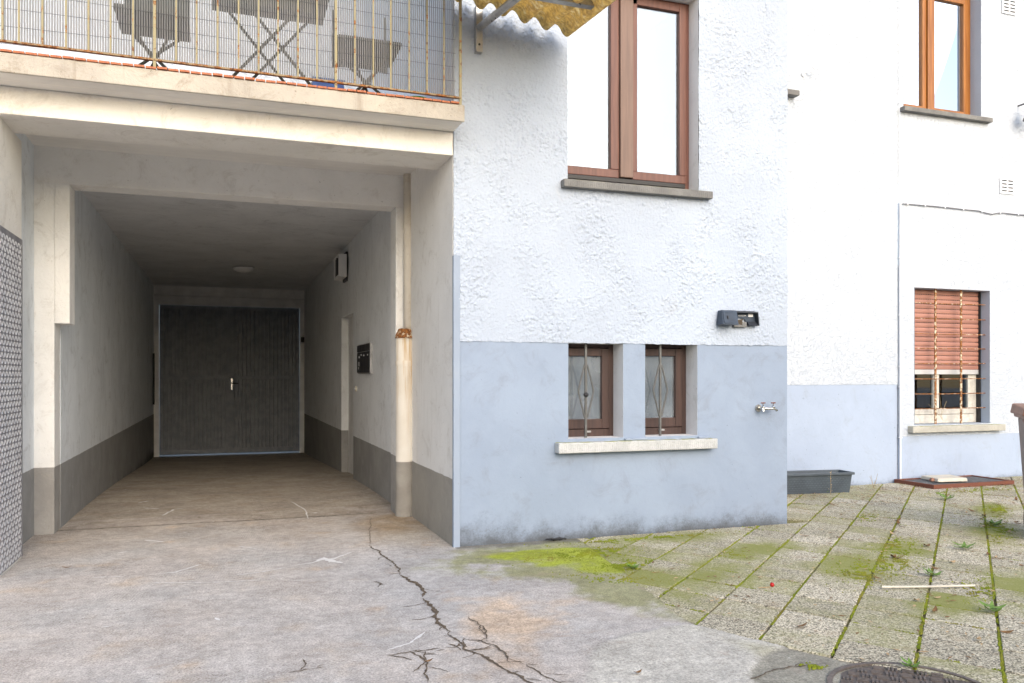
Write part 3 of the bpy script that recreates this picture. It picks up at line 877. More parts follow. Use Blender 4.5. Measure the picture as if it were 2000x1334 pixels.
# lower sill, one slab under both windows
MB().box(2.485, 3.940, FY-.085, FY+.19, .690, .775).build('sill', M['sill_near'], near, .008)
MB().box(3.10, 3.30, FY-.030, FY-.0, .775, .792).build('sill_mortar', M['corner'], near, .006)
MB().box(3.79, 3.90, FY-.028, FY-.0, .775, .790).build('sill_mortar', M['corner'], near, .006)
MB().box(2.535, 3.900, FY-.075, FY+.10, 2.80, 2.862).build('sill', M['sill_grey'], near, .006)

def frame_rect(mb, x0, x1, z0, z1, y0, y1, w, wb=None):
    wb = wb or w
    mb.box(x0, x0+w, y0, y1, z0, z1); mb.box(x1-w, x1, y0, y1, z0, z1)
    mb.box(x0+w, x1-w, y0, y1, z1-w, z1); mb.box(x0+w, x1-w, y0, y1, z0, z0+wb)
    return mb
def small_window(h, xoff):
    x0, x1, z0, z1 = h
    y = FY+.18
    fr = frame_rect(MB(), x0-.05, x1+.01, z0-.01, z1+.02, y, y+.07, .05, .07).build('window', M['frame_dark'], near, .004)
    sa = frame_rect(MB(), x0+.005, x1-.045, z0+.065, z1-.035, y-.012, y+.05, .065, .08).build('sash', M['frame_dark'], fr, .005)
    MB().box(x0+.065, x1-.105, y+.02, y+.026, z0+.14, z1-.095).build('pane', M['glass_low'], fr)
    MB().box(x0+.22, x0+.27, y-.03, y-.014, z0+.035, z0+.05).build('catch', M['steel'], fr)
    # ornamental bar: straight rod with a lozenge
    gx = x0 + xoff; gy = FY+.055; gp = MB()
    gp.box(gx-.009, gx+.009, gy-.009, gy+.009, z0-.03, z1+.005)
    gr = gp.build('window_grille', M['grille_grey'], near, .002)
    zc = (z0+z1)/2 - .005; hw, hh = .066, .215
    d = MB()
    d.tube([(gx-.012,gy-.004,zc+hh),(gx-hw,gy-.004,zc+.01),(gx-hw,gy-.004,zc-.01),(gx-.012,gy-.004,zc-hh)], .0075, 6)
    d.tube([(gx+.012,gy-.004,zc+hh),(gx+hw,gy-.004,zc+.01),(gx+hw,gy-.004,zc-.01),(gx+.012,gy-.004,zc-hh)], .0075, 6)
    d.build('lozenge', M['grille_grey'], gr)
    return gr
g1 = small_window(H1, .178)
MB().lathe((H1[0]+.178, FY+.05, 1.15), [(.006,-.02),(.02,-.01),(.024,0),(.02,.01),(.006,.02)], 8).build('knot', M['black'], g1)
small_window(H2, .172)
# upper window
yw = FY+.15
z0, z1 = 2.862, 4.52
fu = frame_rect(MB(), 2.50, 3.81, z0-.01, z1+.03, yw, yw+.08, .055, .065).build('window', M['frame_brown'], near, .005)
xm0, xm1 = WX(1206, yw-.03), WX(1236, yw-.03)
MB().box(xm0-.055, xm0+.02, yw-.02, yw+.05, z0+.165, z1-.02).build('sash_stile', M['frame_brown'], fu, .005)
MB().box(2.52, 2.585, yw-.02, yw+.05, z0+.225, z1-.02).build('sash_stile', M['frame_brown'], fu, .005)
MB().box(xm0+.022, xm1, yw-.045, yw+.03, z0+.10, z1-.015).build('meeting_stile', M['frame_meet'], fu, .006)
MB().box(xm1+.002, 3.765, yw-.02, yw+.05, z0+.095, z0+.165).build('sash_rail', M['frame_brown'], fu, .005)
MB().box(3.70, 3.765, yw-.02, yw+.05, z0+.165, z1-.02).build('sash_stile', M['frame_brown'], fu, .005)
MB().box(xm1+.002, xm1+.05, yw-.018, yw+.05, z0+.165, z1-.02).build('sash_stile', M['frame_brown'], fu, .005)
MB().box(2.585, 3.70, yw-.018, yw+.05, z1-.085, z1-.02).build('sash_rail', M['frame_brown'], fu, .005)
MB().box(2.57, xm0+.02, yw-.019, yw+.049, z0+.095, z0+.164).build('sash_rail', M['frame_brown'], fu, .005)
MB().box(2.57, 3.75, yw-.03, yw-.005, z0+.055, z0+.092).build('drip_rail', M['black'], fu, .004)
MB().box(2.585, xm0-.05, yw+.01, yw+.016, z0+.16, z1-.08).build('pane', M['glass_up'], fu)
MB().box(xm1+.045, 3.705, yw+.01, yw+.016, z0+.16, z1-.08).build('pane', M['glass_up'], fu)

# ---- far white house
FARY = 7.85
far = thing('white_house', 'overexposed white house set back at right with terracotta roller shutter', 'house')
L0 = (8.053, 9.298, .70, 2.40); U0 = (7.88, 9.149, 4.60, 6.4)
CXD = 7.80
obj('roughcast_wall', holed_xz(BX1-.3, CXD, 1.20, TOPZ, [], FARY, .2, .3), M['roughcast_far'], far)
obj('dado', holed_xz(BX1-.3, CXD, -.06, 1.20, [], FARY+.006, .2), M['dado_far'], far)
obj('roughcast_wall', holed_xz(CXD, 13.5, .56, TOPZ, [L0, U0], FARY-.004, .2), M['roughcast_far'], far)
obj('dado', holed_xz(CXD, 13.5, -.06, .56, [], FARY-.0015, .2), M['dado_far'], far)
for h in (L0, U0): reveal(h, FARY-.01, .17).build('window_reveal', M['roughcast'], far)
MB().box(7.95, 9.48, FARY-.09, FARY+.15, .605, .685).build('sill', M['sill_far'], far, .008)
MB().box(7.83, 9.27, FARY-.08, FARY+.10, 4.545, 4.602).build('sill', M['sill_grey'], far, .006)
MB().box(5.2, 6.262, FARY-.10, FARY+.05, 4.535, 4.595).build('sill', M['sill_grey'], far, .006)
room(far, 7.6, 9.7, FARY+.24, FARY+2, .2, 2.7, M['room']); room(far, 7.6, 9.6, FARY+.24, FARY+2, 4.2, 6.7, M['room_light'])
# lower window: white casement behind, roller shutter part way down
ys_ = FARY+.15
x0, x1 = 7.98, 9.29
wf = frame_rect(MB(), x0, x1, .70, 2.38, ys_+.03, ys_+.09, .05, .11).build('window', M['frame_white'], far, .005)
xm = WX(1824, ys_+.03)
MB().box(xm-.012, xm+.075, ys_+.02, ys_+.085, .815, 1.6).build('meeting_stile', M['frame_white'], wf, .004)
MB().box(x0+.05, xm-.012, ys_+.025, ys_+.08, .815, .885).build('sash_rail', M['frame_white'], wf, .004)
MB().box(xm+.075, x1-.15, ys_+.025, ys_+.08, .815, .885).build('sash_rail', M['frame_white'], wf, .004)
MB().box(x1-.15, x1-.05, ys_+.026, ys_+.08, .815, 1.6).build('sash_stile', M['frame_white'], wf, .004)
MB().box(x0+.05, xm-.02, ys_+.05, ys_+.056, .88, 1.6).build('pane', M['glass_far'], wf)
MB().box(xm+.07, x1-.15, ys_+.05, ys_+.056, .88, 1.6).build('pane', M['glass_far'], wf)
sh = MB().box(x0+.02, x1-.012, ys_-.012, ys_+.016, 1.325, 1.385).build('roller_shutter', M['shutter_bar'], far, .004)
zt, npitch = 1.388, .0595
slat = MB(); n = 6
prof = [(-.0055*sin(pi*i/n)-.0, i/n*(npitch-.006)) for i in range(n+1)]
vs = [(xx, y_, z_) for y_, z_ in prof for xx in (x0+.02, x1-.012)]
slat.add(vs, [(2*i, 2*i+1, 2*i+3, 2*i+2) for i in range(n)])
slat.add([(x0+.02,.006,-.006),(x1-.012,.006,-.006),(x1-.012,.006,npitch+.0),(x0+.02,.006,npitch+.0)], [(0,1,2,3)])
sme = slat.mesh('slat')
# row of dark slots between slats
for i in range(17):
    o = obj('slat', sme, M['terracotta'], sh); o.location = (0, ys_-.002, zt+i*npitch)
slots = MB()
for i in range(17):
    for k in range(34):
        xx = x0+.04 + k*.0375
        slots.box(xx, xx+.022, ys_-.004, ys_+.0025, zt+i*npitch-.0062, zt+i*npitch+.0005)
so = slots.build('light_slots', M['black'], sh); so['kind'] = 'stuff'
MB().box(x1-.010, x1+.006, ys_-.03, ys_+.03, .70, 2.40).build('guide_rail', M['black'], far)
# rusty grille
gy = FARY+.045
gr = MB().box(WX(1827,gy)-.015, WX(1827,gy)+.015, gy-.006, gy+.006, .69, 2.405).build('window_grille', M['grille_rust'], far, .002)
MB().box(WX(1877,gy)-.015, WX(1877,gy)+.015, gy-.006, gy+.006, .69, 2.405).build('bar', M['grille_rust'], gr, .002)
for v in (593, 623, 653, 681, 710, 740, 769, 798):
    zz = W(1850, v, gy)[1]
    MB().tube([(8.055, gy+.012, zz), (8.6, gy+.014, zz+random.uniform(-.006,.006)), (9.297, gy+.012, zz+.004)], .0065, 6).build('rod', M['grille_thin'], gr)
# upper oak window
yo = FARY+.15
ow = frame_rect(MB(), 7.80, 9.15, 4.60, 6.42, yo, yo+.07, .06, .05).build('window', M['frame_oak'], far, .005)
xa, xb = WX(1804, yo-.03), WX(1822, yo-.03)
MB().box(xa-.0, xa+.06, yo-.015, yo+.05, 4.66, 6.4).build('sash_stile', M['frame_oak'], ow, .005)
MB().box(xa+.062, xb+.02, yo-.04, yo+.05, 4.62, 6.4).build('meeting_stile', M['frame_oak'], ow, .005)
MB().box(9.02, 9.092, yo-.015, yo+.05, 4.65, 6.4).build('sash_stile', M['frame_oak'], ow, .005)
MB().box(7.86, xa, yo-.015, yo+.05, 4.65, 4.715).build('sash_rail', M['frame_oak'], ow, .005)
MB().box(xb+.02, 9.02, yo-.015, yo+.05, 4.65, 4.715).build('sash_rail', M['frame_oak'], ow, .005)
ztop = W(1850, 3, yo)[1]
MB().box(7.86, 9.02, yo-.014, yo+.05, ztop, ztop+.08).build('sash_rail', M['frame_oak'], ow, .005)
MB().box(7.86, xa, yo+.02, yo+.026, 4.71, 6.3).build('pane', M['glass_oak'], ow)
MB().box(xb+.02, 9.02, yo+.02, yo+.026, 4.71, 6.3).build('pane', M['glass_oak'], ow)
MB().box(8.86, 8.98, yo+.03, yo+.05, 4.72, 6.3).build('curtain', M['cable'], ow)
# vent grilles
for (u, v) in ((1967, 364), (1971, 13)):
    xx, zz = W(u, v, FARY-.014)
    vp = MB().box(xx-.13, xx+.13, FARY-.018, FARY-.011, zz-.10, zz+.10).build('vent', M['vent_plate'], far, .002)
    for cxo in (-.055, .055):
        for r in range(4):
            MB().box(xx+cxo-.04, xx+cxo+.04, FARY-.0225, FARY-.0185, zz-.068+r*.044, zz-.054+r*.044).build('vent_slot', M['black'], vp)

# ---- gateway building: porch, passage, terrace slab
gate_b = thing('gateway_building', 'cream concrete porch and covered passage under the balcony', 'building')
LW, RW, CZ, GY = -1.31, 1.62, 3.12, 17.83
P = lambda nm, m, *a, bevel=0: MB().box(*a).build(nm, m, gate_b, bevel)
P('slab', M['soffit'], -7, BX0, 5.745, 6.47, 3.16, 3.276)
P('slab_fascia', M['fascia'], -7, BX0+.012, 5.725, 5.745, 3.157, 3.279, bevel=.006)
P('beam', M['cream2'], -7, BX0, 6.0, 6.47, 2.98, 3.16, bevel=.008)
P('terrace_slab', M['soffit'], -7, BX0, 6.47, 18.2, 3.19, 3.276)
P('lintel', M['lintel'], -1.9, BX0, 7.6, 7.85, 2.895, 3.19)
P('passage_ceiling', M['ceiling'], -1.9, 1.9, 7.85, GY+.4, CZ, 3.19)
P('left_wall', M['pass_wall'], -1.9, LW, 7.85, GY+.4, -.45, CZ)
P('pilaster', M['pilaster'], -1.9, -1.313, 7.6, 7.85, -.06, 2.895)
P('bracket', M['pilaster'], -1.313, -1.20, 7.6, 7.85, 1.737, 2.895, bevel=.006)
P('reveal_wall', M['pass_wall'], -1.9, -1.46, 6.67, 7.6, -.06, 3.19)
P('pier', M['cream2'], -7, -1.36, 6.06, 6.67, -.06, 2.98)
P('jamb', M['pilaster'], 1.53, BX0, 7.6, 7.85, -.06, 2.895, bevel=.01)
# right passage wall with the side door recess
DY0, DY1, DTOP = 10.86, 12.0, 2.145
rwm = MB()
rwm.box(RW, 2.1, 7.85, DY0, -.45, CZ).box(RW, 2.1, DY1, GY+.4, -.45, CZ).box(RW, 2.1, DY0, DY1, DTOP, CZ)
rwm.build('right_wall', M['pass_wall_r'], gate_b)
sd = MB().box(RW+.10, RW+.16, DY0, DY1, -.25, DTOP).build('side_door', M['gate_trim'], gate_b)
MB().box(RW+.085, RW+.10, DY0+.25, DY0+.42, .2, 1.95).build('glass_strip', M['black'], sd)
MB().tube([(RW+.06, DY0+.12, .85), (RW+.06, DY0+.12, 1.25)], .012, 8).build('door_handle', M['chrome'], sd)
# gate surround
P('gate_header', M['gate_trim'], LW, RW, GY-.10, GY+.1, 2.93, CZ)
P('gate_header', M['gate_trim'], LW, RW, GY-.06, GY+.1, 2.745, 2.922)
P('gate_post', M['gate_trim'], LW, -1.215, GY-.05, GY+.1, -.35, 2.745)
P('gate_post', M['gate_trim'], 1.53, RW, GY-.05, GY+.1, -.35, 2.745)

P('added_backlight_wall', M['roughcast_far'], -7, BX0, 10.2, 10.4, 3.277, 8.0)  # added white wall behind the terrace, gives the cane screen its backlight
# ---- carriage gate
gate = thing('carriage_gate', 'dark grey double gate of vertical slats closing the far end of the passage', 'gate')
GX0, GX1, GM = -1.212, 1.527, .135
ZB, ZM, ZT = -.288, 1.27, 2.74
for (a, b) in ((GX0+.004, GM-.003), (GM+.003, GX1-.004)):
    leaf = frame_rect(MB(), a, b, ZB, ZT, GY-.005, GY+.045, .075, .10)
    leaf.box(a+.075, b-.075, GY-.012, GY+.04, ZM-.035, ZM+.035)
    leaf = leaf.build('gate_leaf', M['gate'], gate, .004)
    n = 16; wdt = (b-a-.15)/n
    for half, (za, zb) in enumerate(((ZB+.10, ZM-.035), (ZM+.035, ZT-.075))):
        sm = MB().hexa([(.014,-.006,za),(wdt-.014,-.006,za),(wdt-.008,.024,za),(.008,.024,za),(.014,-.006,zb),(wdt-.014,-.006,zb),(wdt-.008,.024,zb),(.008,.024,zb)])
        sm = sm.mesh('slat'); sm.materials.append(M['gate'])
        for i in range(n):
            o = obj('slat', sm, None, leaf); o.location = (a+.075+i*wdt, GY+.008, 0)
    bk = MB().box(a+.075, b-.075, GY+.032, GY+.04, ZB+.1, ZT-.075).build('backing', M['gate'], leaf)
MB().box(GM-.045, GM+.04, GY-.03, GY-.006, ZB+.02, ZT-.01).build('cover_strip', M['gate'], gate, .004)
hp = MB().box(GM+.012, GM+.05, GY-.04, GY-.032, 1.02, 1.26).build('lock_plate', M['chrome'], gate, .004)
MB().tube([(GM+.03, GY-.045, 1.16), (GM+.03, GY-.085, 1.16), (GM+.16, GY-.085, 1.155)], .011, 8).build('handle', M['black'], gate)

# ------------------------------------------------------------------ things on the walls of the passage
lm = thing('wall_lantern', 'small rectangular metal lantern high on the passage wall above the side door', 'lamp')
yl0, yl1, zl0, zl1 = 11.25, 11.75, 2.66, 2.97
MB().box(RW-.03, RW, yl0+.1, yl1-.1, zl0-.04, zl1+.05).build('back_plate', M['black'], lm, .004)
frame = MB()
for (ya, yb, za, zb) in ((yl0, yl0+.03, zl0, zl1), (yl1-.03, yl1, zl0, zl1), (yl0+.03, yl1-.03, zl0, zl0+.03), (yl0+.03, yl1-.03, zl1-.03, zl1)):
    frame.box(RW-.14, RW-.03, ya, yb, za, zb)
frame.build('housing', M['gate_trim'], lm, .003)
MB().box(RW-.125, RW-.04, yl0+.03, yl1-.03, zl0+.03, zl1-.03).build('diffuser', M['room'], lm)
MB().box(RW-.143, RW-.127, yl0+.06, yl0+.09, zl0+.03, zl1-.06).build('guard_bar', M['black'], lm)
MB().box(RW-.143, RW-.127, yl0+.2, yl0+.23, zl0+.03, zl1-.03).build('guard_bar', M['black'], lm)

mbx = thing('letter_box_panel', 'black letter box panel with three columns set in the passage wall', 'letter box')
MB().box(RW-.03, RW+.01, 9.38, 10.30, 1.33, 1.69).build('frame', M['steel'], mbx, .003)
for i in range(3):
    a = 9.40 + i*.30
    d = MB().box(RW-.04, RW-.031, a, a+.285, 1.345, 1.59).build('door', M['black'], mbx, .003)
    MB().box(RW-.04, RW-.031, a, a+.285, 1.60, 1.68).build('flap', M['black'], mbx, .003)
for (yy, zz, a, b) in ((10.1, 1.535, .07, .022), (9.95, 1.56, .06, .018), (9.75, 1.55, .05, .02), (9.48, 1.55, .05, .016), (10.12, 1.45, .03, .05), (10.15, 1.40, .02, .03)):
    MB().box(RW-.0425, RW-.0405, yy-a/2, yy+a/2, zz-b/2, zz+b/2).build('name_tag', M['print'], mbx)
bell = thing('door_bell', 'small round cream bell push beside the side door', 'bell')
b_ = MB().tube([(RW, 10.56, 1.14), (RW-.02, 10.56, 1.14)], .035, 14).build('base', M['pipe'], bell)
MB().tube([(RW-.02, 10.56, 1.14), (RW-.03, 10.56, 1.14)], .014, 10).build('button', M['print'], bell)
cl = thing('ceiling_lamp', 'shallow white dish lamp on the passage ceiling', 'lamp')
cxp, cyp = .32, 14.3
MB().lathe((cxp, cyp, CZ-.09), [(.02,0),(.10,.012),(.15,.035),(.17,.07),(.17,.078)], 20).build('shade', M['print'], cl, smooth=True)
MB().lathe((cxp, cyp, CZ-.012), [(.06,0),(.06,.012)], 12).build('base', M['gate_trim'], cl)
sb = MB().box(1.55, 1.615, GY-.12, GY-.055, 2.02, 2.13).build('sensor_box', M['black'], None, .006)
tag(sb, 'tiny black box on the right gate post', 'sensor')
rod = MB().tube([(LW+.03, GY-.5, .75), (LW+.03, GY-.5, 1.75)], .02, 8).build('bolt_rod', M['black']); tag(rod, 'dark vertical rod on the left passage wall near the gate', 'rod')

# downpipe in the porch corner
dp = thing('downpipe', 'cream drain pipe with rusty collar in the right corner of the porch', 'pipe')
PXc, PYc = WX(797, 7.53), 7.53
MB().lathe((PXc, PYc, 1.70), [(.043,0),(.043,.98),(.047,.985),(.047,1.03),(.043,1.035),(.043,1.49)], 20).build('upper_pipe', M['pipe'], dp, smooth=True)
PXl = WX(791, 7.50)
MB().lathe((PXl, PYc-.02, 1.655), [(.092,0),(.092,.02),(.06,.085),(.05,.09)], 20).build('collar', M['grille_rust'], dp)
MB().lathe((PXl, PYc-.02, -.03), [(.092,0),(.088,.05),(.084,.3),(.084,1.42),(.087,1.43),(.087,1.47),(.082,1.48),(.084,1.685)], 22).build('lower_pipe', M['lowpipe'], dp, smooth=True)

# checker plate on the left pier
cp = thing('checker_plate', 'aluminium checker plate cladding on the left pier corner', 'cladding')
MB().box(-1.36, -1.354, 6.05, 6.672, .02, 2.275).build('side_sheet', M['alu'], cp)
MB().box(-1.75, -1.354, 6.044, 6.05, .02, 2.275).build('front_sheet', M['alu'], cp)
tr_ = MB()
def loz_side(y, z, up):
    L, wd, h = .024, .0085, .0035; a = radians(55) * (1 if up else -1)
    dy, dz = cos(a)*L, sin(a)*L; ny, nz = -sin(a)*wd, cos(a)*wd; x = -1.354
    tr_.add([(x,y-dy,z-dz),(x,y+ny,z+nz),(x,y+dy,z+dz),(x,y-ny,z-nz),(x+h,y-dy*.55,z-dz*.55),(x+h,y+dy*.55,z+dz*.55)],
            [(0,4,1),(1,4,5),(1,5,2),(2,5,3),(3,5,4),(3,4,0)])
def loz_front(xc, z, up):
    L, wd, h = .024, .0085, .0035; a = radians(55) * (1 if up else -1)
    dx, dz = cos(a)*L, sin(a)*L; nx, nz = -sin(a)*wd, cos(a)*wd; y = 6.044
    tr_.add([(xc-dx,y,z-dz),(xc+nx,y,z+nz),(xc+dx,y,z+dz),(xc-nx,y,z-nz),(xc-dx*.55,y-h,z-dz*.55),(xc+dx*.55,y-h,z+dz*.55)],
            [(0,1,4),(1,5,4),(1,2,5),(2,3,5),(3,4,5),(3,0,4)])
for j in range(54):
    for i in range(14): loz_side(6.07+i*.042, .045+j*.041, (i+j) % 2 == 0)
    for i in range(8): loz_front(-1.38-i*.042, .045+j*.041, (i+j) % 2 == 0)
o = tr_.build('tread_pattern', M['alu_tread'], cp); o['kind'] = 'stuff'

# ------------------------------------------------------------------ balcony
RY = 5.765
rl = thing('balcony_railing', 'rusty cream iron railing with thin vertical bars along the balcony edge', 'railing')
zb_ = 3.336
zr = lambda x: 3.340 + (1.6-x)*.0066
MB().hexa([(-3.0,RY-.013,zr(-3)-.007),(1.645,RY-.013,zr(1.6)-.007),(1.645,RY+.013,zr(1.6)-.007),(-3.0,RY+.013,zr(-3)-.007),(-3.0,RY-.013,zr(-3)+.007),(1.645,RY-.013,zr(1.6)+.007),(1.645,RY+.013,zr(1.6)+.007),(-3.0,RY+.013,zr(-3)+.007)]).build('bottom_rail', M['rail_rust'], rl, .003)
MB().box(-3.0, 1.645, RY-.022, RY+.022, 4.30, 4.335).build('top_rail', M['rail'], rl, .003)
ub = [5,37,83,129,173,216,260,302,344,384,425,466,505,543,582,619,656,693,729,763,799,834,867,899]
xbar = [WX(u, RY) for u in ub]
xbar = [xbar[0]-.14*k for k in range(5, 0, -1)] + xbar
for i, xx in enumerate(xbar):
    pst = any(abs(xx-WX(u, RY)) < .01 for u in (302, 656, 899))
    hw = .009 if pst else .0055
    MB().box(xx-hw, xx+hw, RY-hw, RY+hw, 3.262 if pst else zr(xx), 4.31).build('post' if pst else 'bar', M['rail'], rl)
sc = thing('privacy_screen', 'translucent pvc cane screen tied behind the balcony railing', 'screen')
cane = MB(); x = -2.95; i = 0
while x < 1.60:
    w = .0108; y = 5.80 + .004*math.sin(x*2.1); z0c = zr(x) + .012 + .004*math.sin(x*3+1)
    pts = [(x, y+.0025), (x+w*.25, y-.0012), (x+w*.75, y-.0012), (x+w, y+.0025)]
    vs = [(a, b, z0c) for a, b in pts] + [(a, b, 4.27) for a, b in pts]
    cane.add(vs, [(k, k+1, k+5, k+4) for k in range(3)])
    x += .0152
cn = cane.build('cane', M['cane'], sc); cn['kind'] = 'stuff'
for k in range(9):
    zz = 3.36+k*.105
    MB().tube([(-2.95+j*.456, 5.793+.004*math.sin((-2.95+j*.456)*2.1), zz+.006*math.sin(j*1.3+k)) for j in range(11)], .0016, 4).build('binding_wire', M['cable'], sc)
dk = thing('deck', 'orange brown wooden deck boards laid along the balcony edge', 'deck')
bd = MB().box(0, .061, 0, .9, 0, .013); bme = bd.mesh('deck_board'); bme.materials.append(M['deck'])
xx = -2.9; i = 0
while xx < 1.56:
    o = obj('deck_board', bme, None, dk); o.location = (xx, 5.715+random.uniform(-.004, .004), 3.281+random.uniform(-.002, .002)); xx += .0675
for kx in range(14):
    MB().box(-2.88+kx*.32, -2.66+kx*.32, 5.735, 5.747, 3.2795, 3.2808).build('clip', M['black'], dk) if False else None

def xlegs(mb, x0, x1, y, z0, z1, r=.011):
    mb.tube([(x0, y, z0), (x1, y, z1)], r, 6); mb.tube([(x1, y+.02, z0), (x0, y+.02, z1)], r, 6)
ZF = 3.30
tb = thing('folding_table', 'folding bistro table on crossed legs behind the balcony screen', 'table')
tx = WX(532, 5.95)
m_ = MB(); xlegs(m_, tx-.30, tx+.30, 5.88, ZF, ZF+.72); m_.build('leg_frame', M['furn'], tb)
m_ = MB(); xlegs(m_, tx-.30, tx+.30, 6.38, ZF, ZF+.72); m_.build('leg_frame', M['furn'], tb)
MB().box(tx-.40, tx+.40, 5.86, 6.46, ZF+.72, ZF+.745).build('table_top', M['furn'], tb, .004)
MB().box(tx-.27, tx+.27, 5.90, 5.92, ZF+.56, ZF+.72).build('apron', M['furn'], tb)
def fold_chair(xc, label, w, back_low):
    c = thing('folding_chair', label, 'chair', 'folding chairs behind the balcony screen')
    ya, yb = 5.92, 6.36
    MB().box(xc-w/2, xc+w/2, ya, yb, ZF+.42, ZF+.455).build('seat', M['furn'], c, .008)
    for s in (-1, 1):
        MB().tube([(xc+s*w*.34, ya+.02, ZF), (xc-s*w*.36, yb-.03, ZF+.43)], .011, 6).build('leg', M['furn'], c)
        MB().tube([(xc-s*w*.30, yb, ZF), (xc+s*w*.40, ya, ZF+.43)], .011, 6).build('leg', M['furn'], c)
        MB().tube([(xc+s*w*.42, yb-.02, ZF+.43), (xc+s*w*.44, yb+.1, ZF+.85)], .011, 6).build('back_post', M['furn'], c)
    pts = MB()
    n = 8
    for i in range(n):
        a0, a1 = -1+2*i/n, -1+2*(i+1)/n
        f = lambda a: yb+.06-.05*(1-a*a) if back_low else yb+.1-.04*(1-a*a)
        zl, zh = (ZF+.40, ZF+.66) if back_low else (ZF+.55, ZF+.86)
        q = lambda a, z: (xc+a*w*.47, f(a), z)
        pts.hexa([q(a0, zl), q(a1, zl), (q(a1, zl)[0], f(a1)+.02, zl), (q(a0, zl)[0], f(a0)+.02, zl), q(a0, zh-.05*(1-a0*a0)), q(a1, zh-.05*(1-a1*a1)), (q(a1, zh)[0], f(a1)+.02, zh-.05*(1-a1*a1)), (q(a0, zh)[0], f(a0)+.02, zh-.05*(1-a0*a0))])
    pts.build('backrest', M['furn'], c)
    return c
fold_chair(WX(300, 6.1), 'dark folding chair with open back, left behind the balcony screen', .46, False)
fold_chair(WX(716, 6.1), 'dark chair with low curved back, right of the folding table on the balcony', .46, True)
bb = thing('blue_crate', 'blue plastic crate on the deck between table and right chair', 'crate')
cx_ = WX(640, 6.0); 
MB().box(cx_-.11, cx_+.11, 5.95, 6.15, ZF, ZF+.015).box(cx_-.11, cx_-.10, 5.95, 6.15, ZF+.015, ZF+.13).box(cx_+.10, cx_+.11, 5.95, 6.15, ZF+.015, ZF+.13).box(cx_-.10, cx_+.10, 5.95, 5.96, ZF+.015, ZF+.13).box(cx_-.10, cx_+.10, 6.14, 6.15, ZF+.015, ZF+.13).build('box', M['blue'], bb)
MB().box(cx_-.118, cx_+.118, 5.94, 5.952, ZF+.115, ZF+.135).build('rim', M['blue'], bb, .003)
gb = thing('green_bowl', 'small bright green bowl on the deck near the right end of the balcony', 'bowl')
MB().lathe((WX(815, 5.95), 5.95, ZF), [(.05,0),(.055,.01),(.09,.05),(.095,.052)], 16).build('bowl', M['green'], gb, smooth=True)

# ------------------------------------------------------------------ canopy
ca = thing('corrugated_canopy', 'yellowed corrugated sheet canopy on a steel arm beside the tall brown window', 'canopy')
def cz_(x, y): return 3.985 + (2.54-x)*.155 - (5.9-y)*.085
nx, ny = 90, 8
gx = np.linspace(1.30, 2.56, nx); gy_ = np.linspace(4.55, 5.90, ny)
A, B = np.meshgrid(gx, gy_, indexing='ij')
cw = np.cos((A-2.54)/.177*2*pi+pi); wave = .036*np.sign(cw)*np.abs(cw)**.75
Zt = cz_(A, B) + wave + .026
vt = np.stack([A, B, Zt], -1).reshape(-1, 3); vb_ = vt - np.array([0, 0, .007])
q = grid_quads(nx, ny); 
nq = len(vt)
edge = []
for i in range(nx-1):
    for j in (0, ny-1): edge.append((i*ny+j, (i+1)*ny+j, (i+1)*ny+j+nq, i*ny+j+nq))
for j in range(ny-1):
    for i in (0, nx-1): edge.append((i*ny+j, i*ny+j+1, i*ny+j+1+nq, i*ny+j+nq))
obj('sheet', np_mesh('sheet', np.concatenate([vt, vb_]), np.concatenate([q, q[:, ::-1]+nq, np.array(edge)]), True), M['canopy'], ca)
arm = MB().tube([(1.845, 5.955, 3.965), (1.86, 4.75, 3.775)], .027, 14).build('arm', M['steel'], ca, smooth=False)
for k in (.25, .32): MB().tube([(1.845+.01*k, 5.955-1.205*k, 3.965-.19*k-.030), (1.845, 5.955-1.205*k, 3.965-.19*k-.024)], .006, 8).build('screw', M['black'], arm)
MB().box(1.815, 1.868, 5.945, 5.996, 3.775, 4.13).build('wall_bracket', M['steel'], ca, .003)
MB().tube([(1.84, 5.947, 3.83), (1.84, 5.937, 3.83)], .008, 8).build('bolt', M['black'], ca)
xa, za = W(1010, -2, 5.33); xb, zb2 = W(1158, 14, 5.33)
MB().hexa([(xa-.5,5.30,za+.03),(xb,5.30,zb2-.008),(xb,5.36,zb2-.008),(xa-.5,5.36,za+.03),(xa-.5,5.30,za+.075),(xb,5.30,zb2+.036),(xb,5.36,zb2+.036),(xa-.5,5.36,za+.075)]).build('batten', M['steel'], ca, .002)
for xx in (2.02, 2.2, 2.38):
    zz = zb2 + (xb-xx)*.1
    MB().tube([(xx, 5.298, zz+.09), (xx, 5.292, zz-.02), (xx+.012, 5.292, zz-.03)], .003, 5).build('hook_bolt', M['black'], ca)

# ------------------------------------------------------------------ small things on the white walls
fl = thing('flood_light', 'broken blue black plastic wall light above the right cellar window', 'lamp')
yf = FY-.012
xl0, xl1, xr0, xr1 = 3.968, 4.118, 4.125, 4.368
zf0, zf1 = 1.738, 1.863
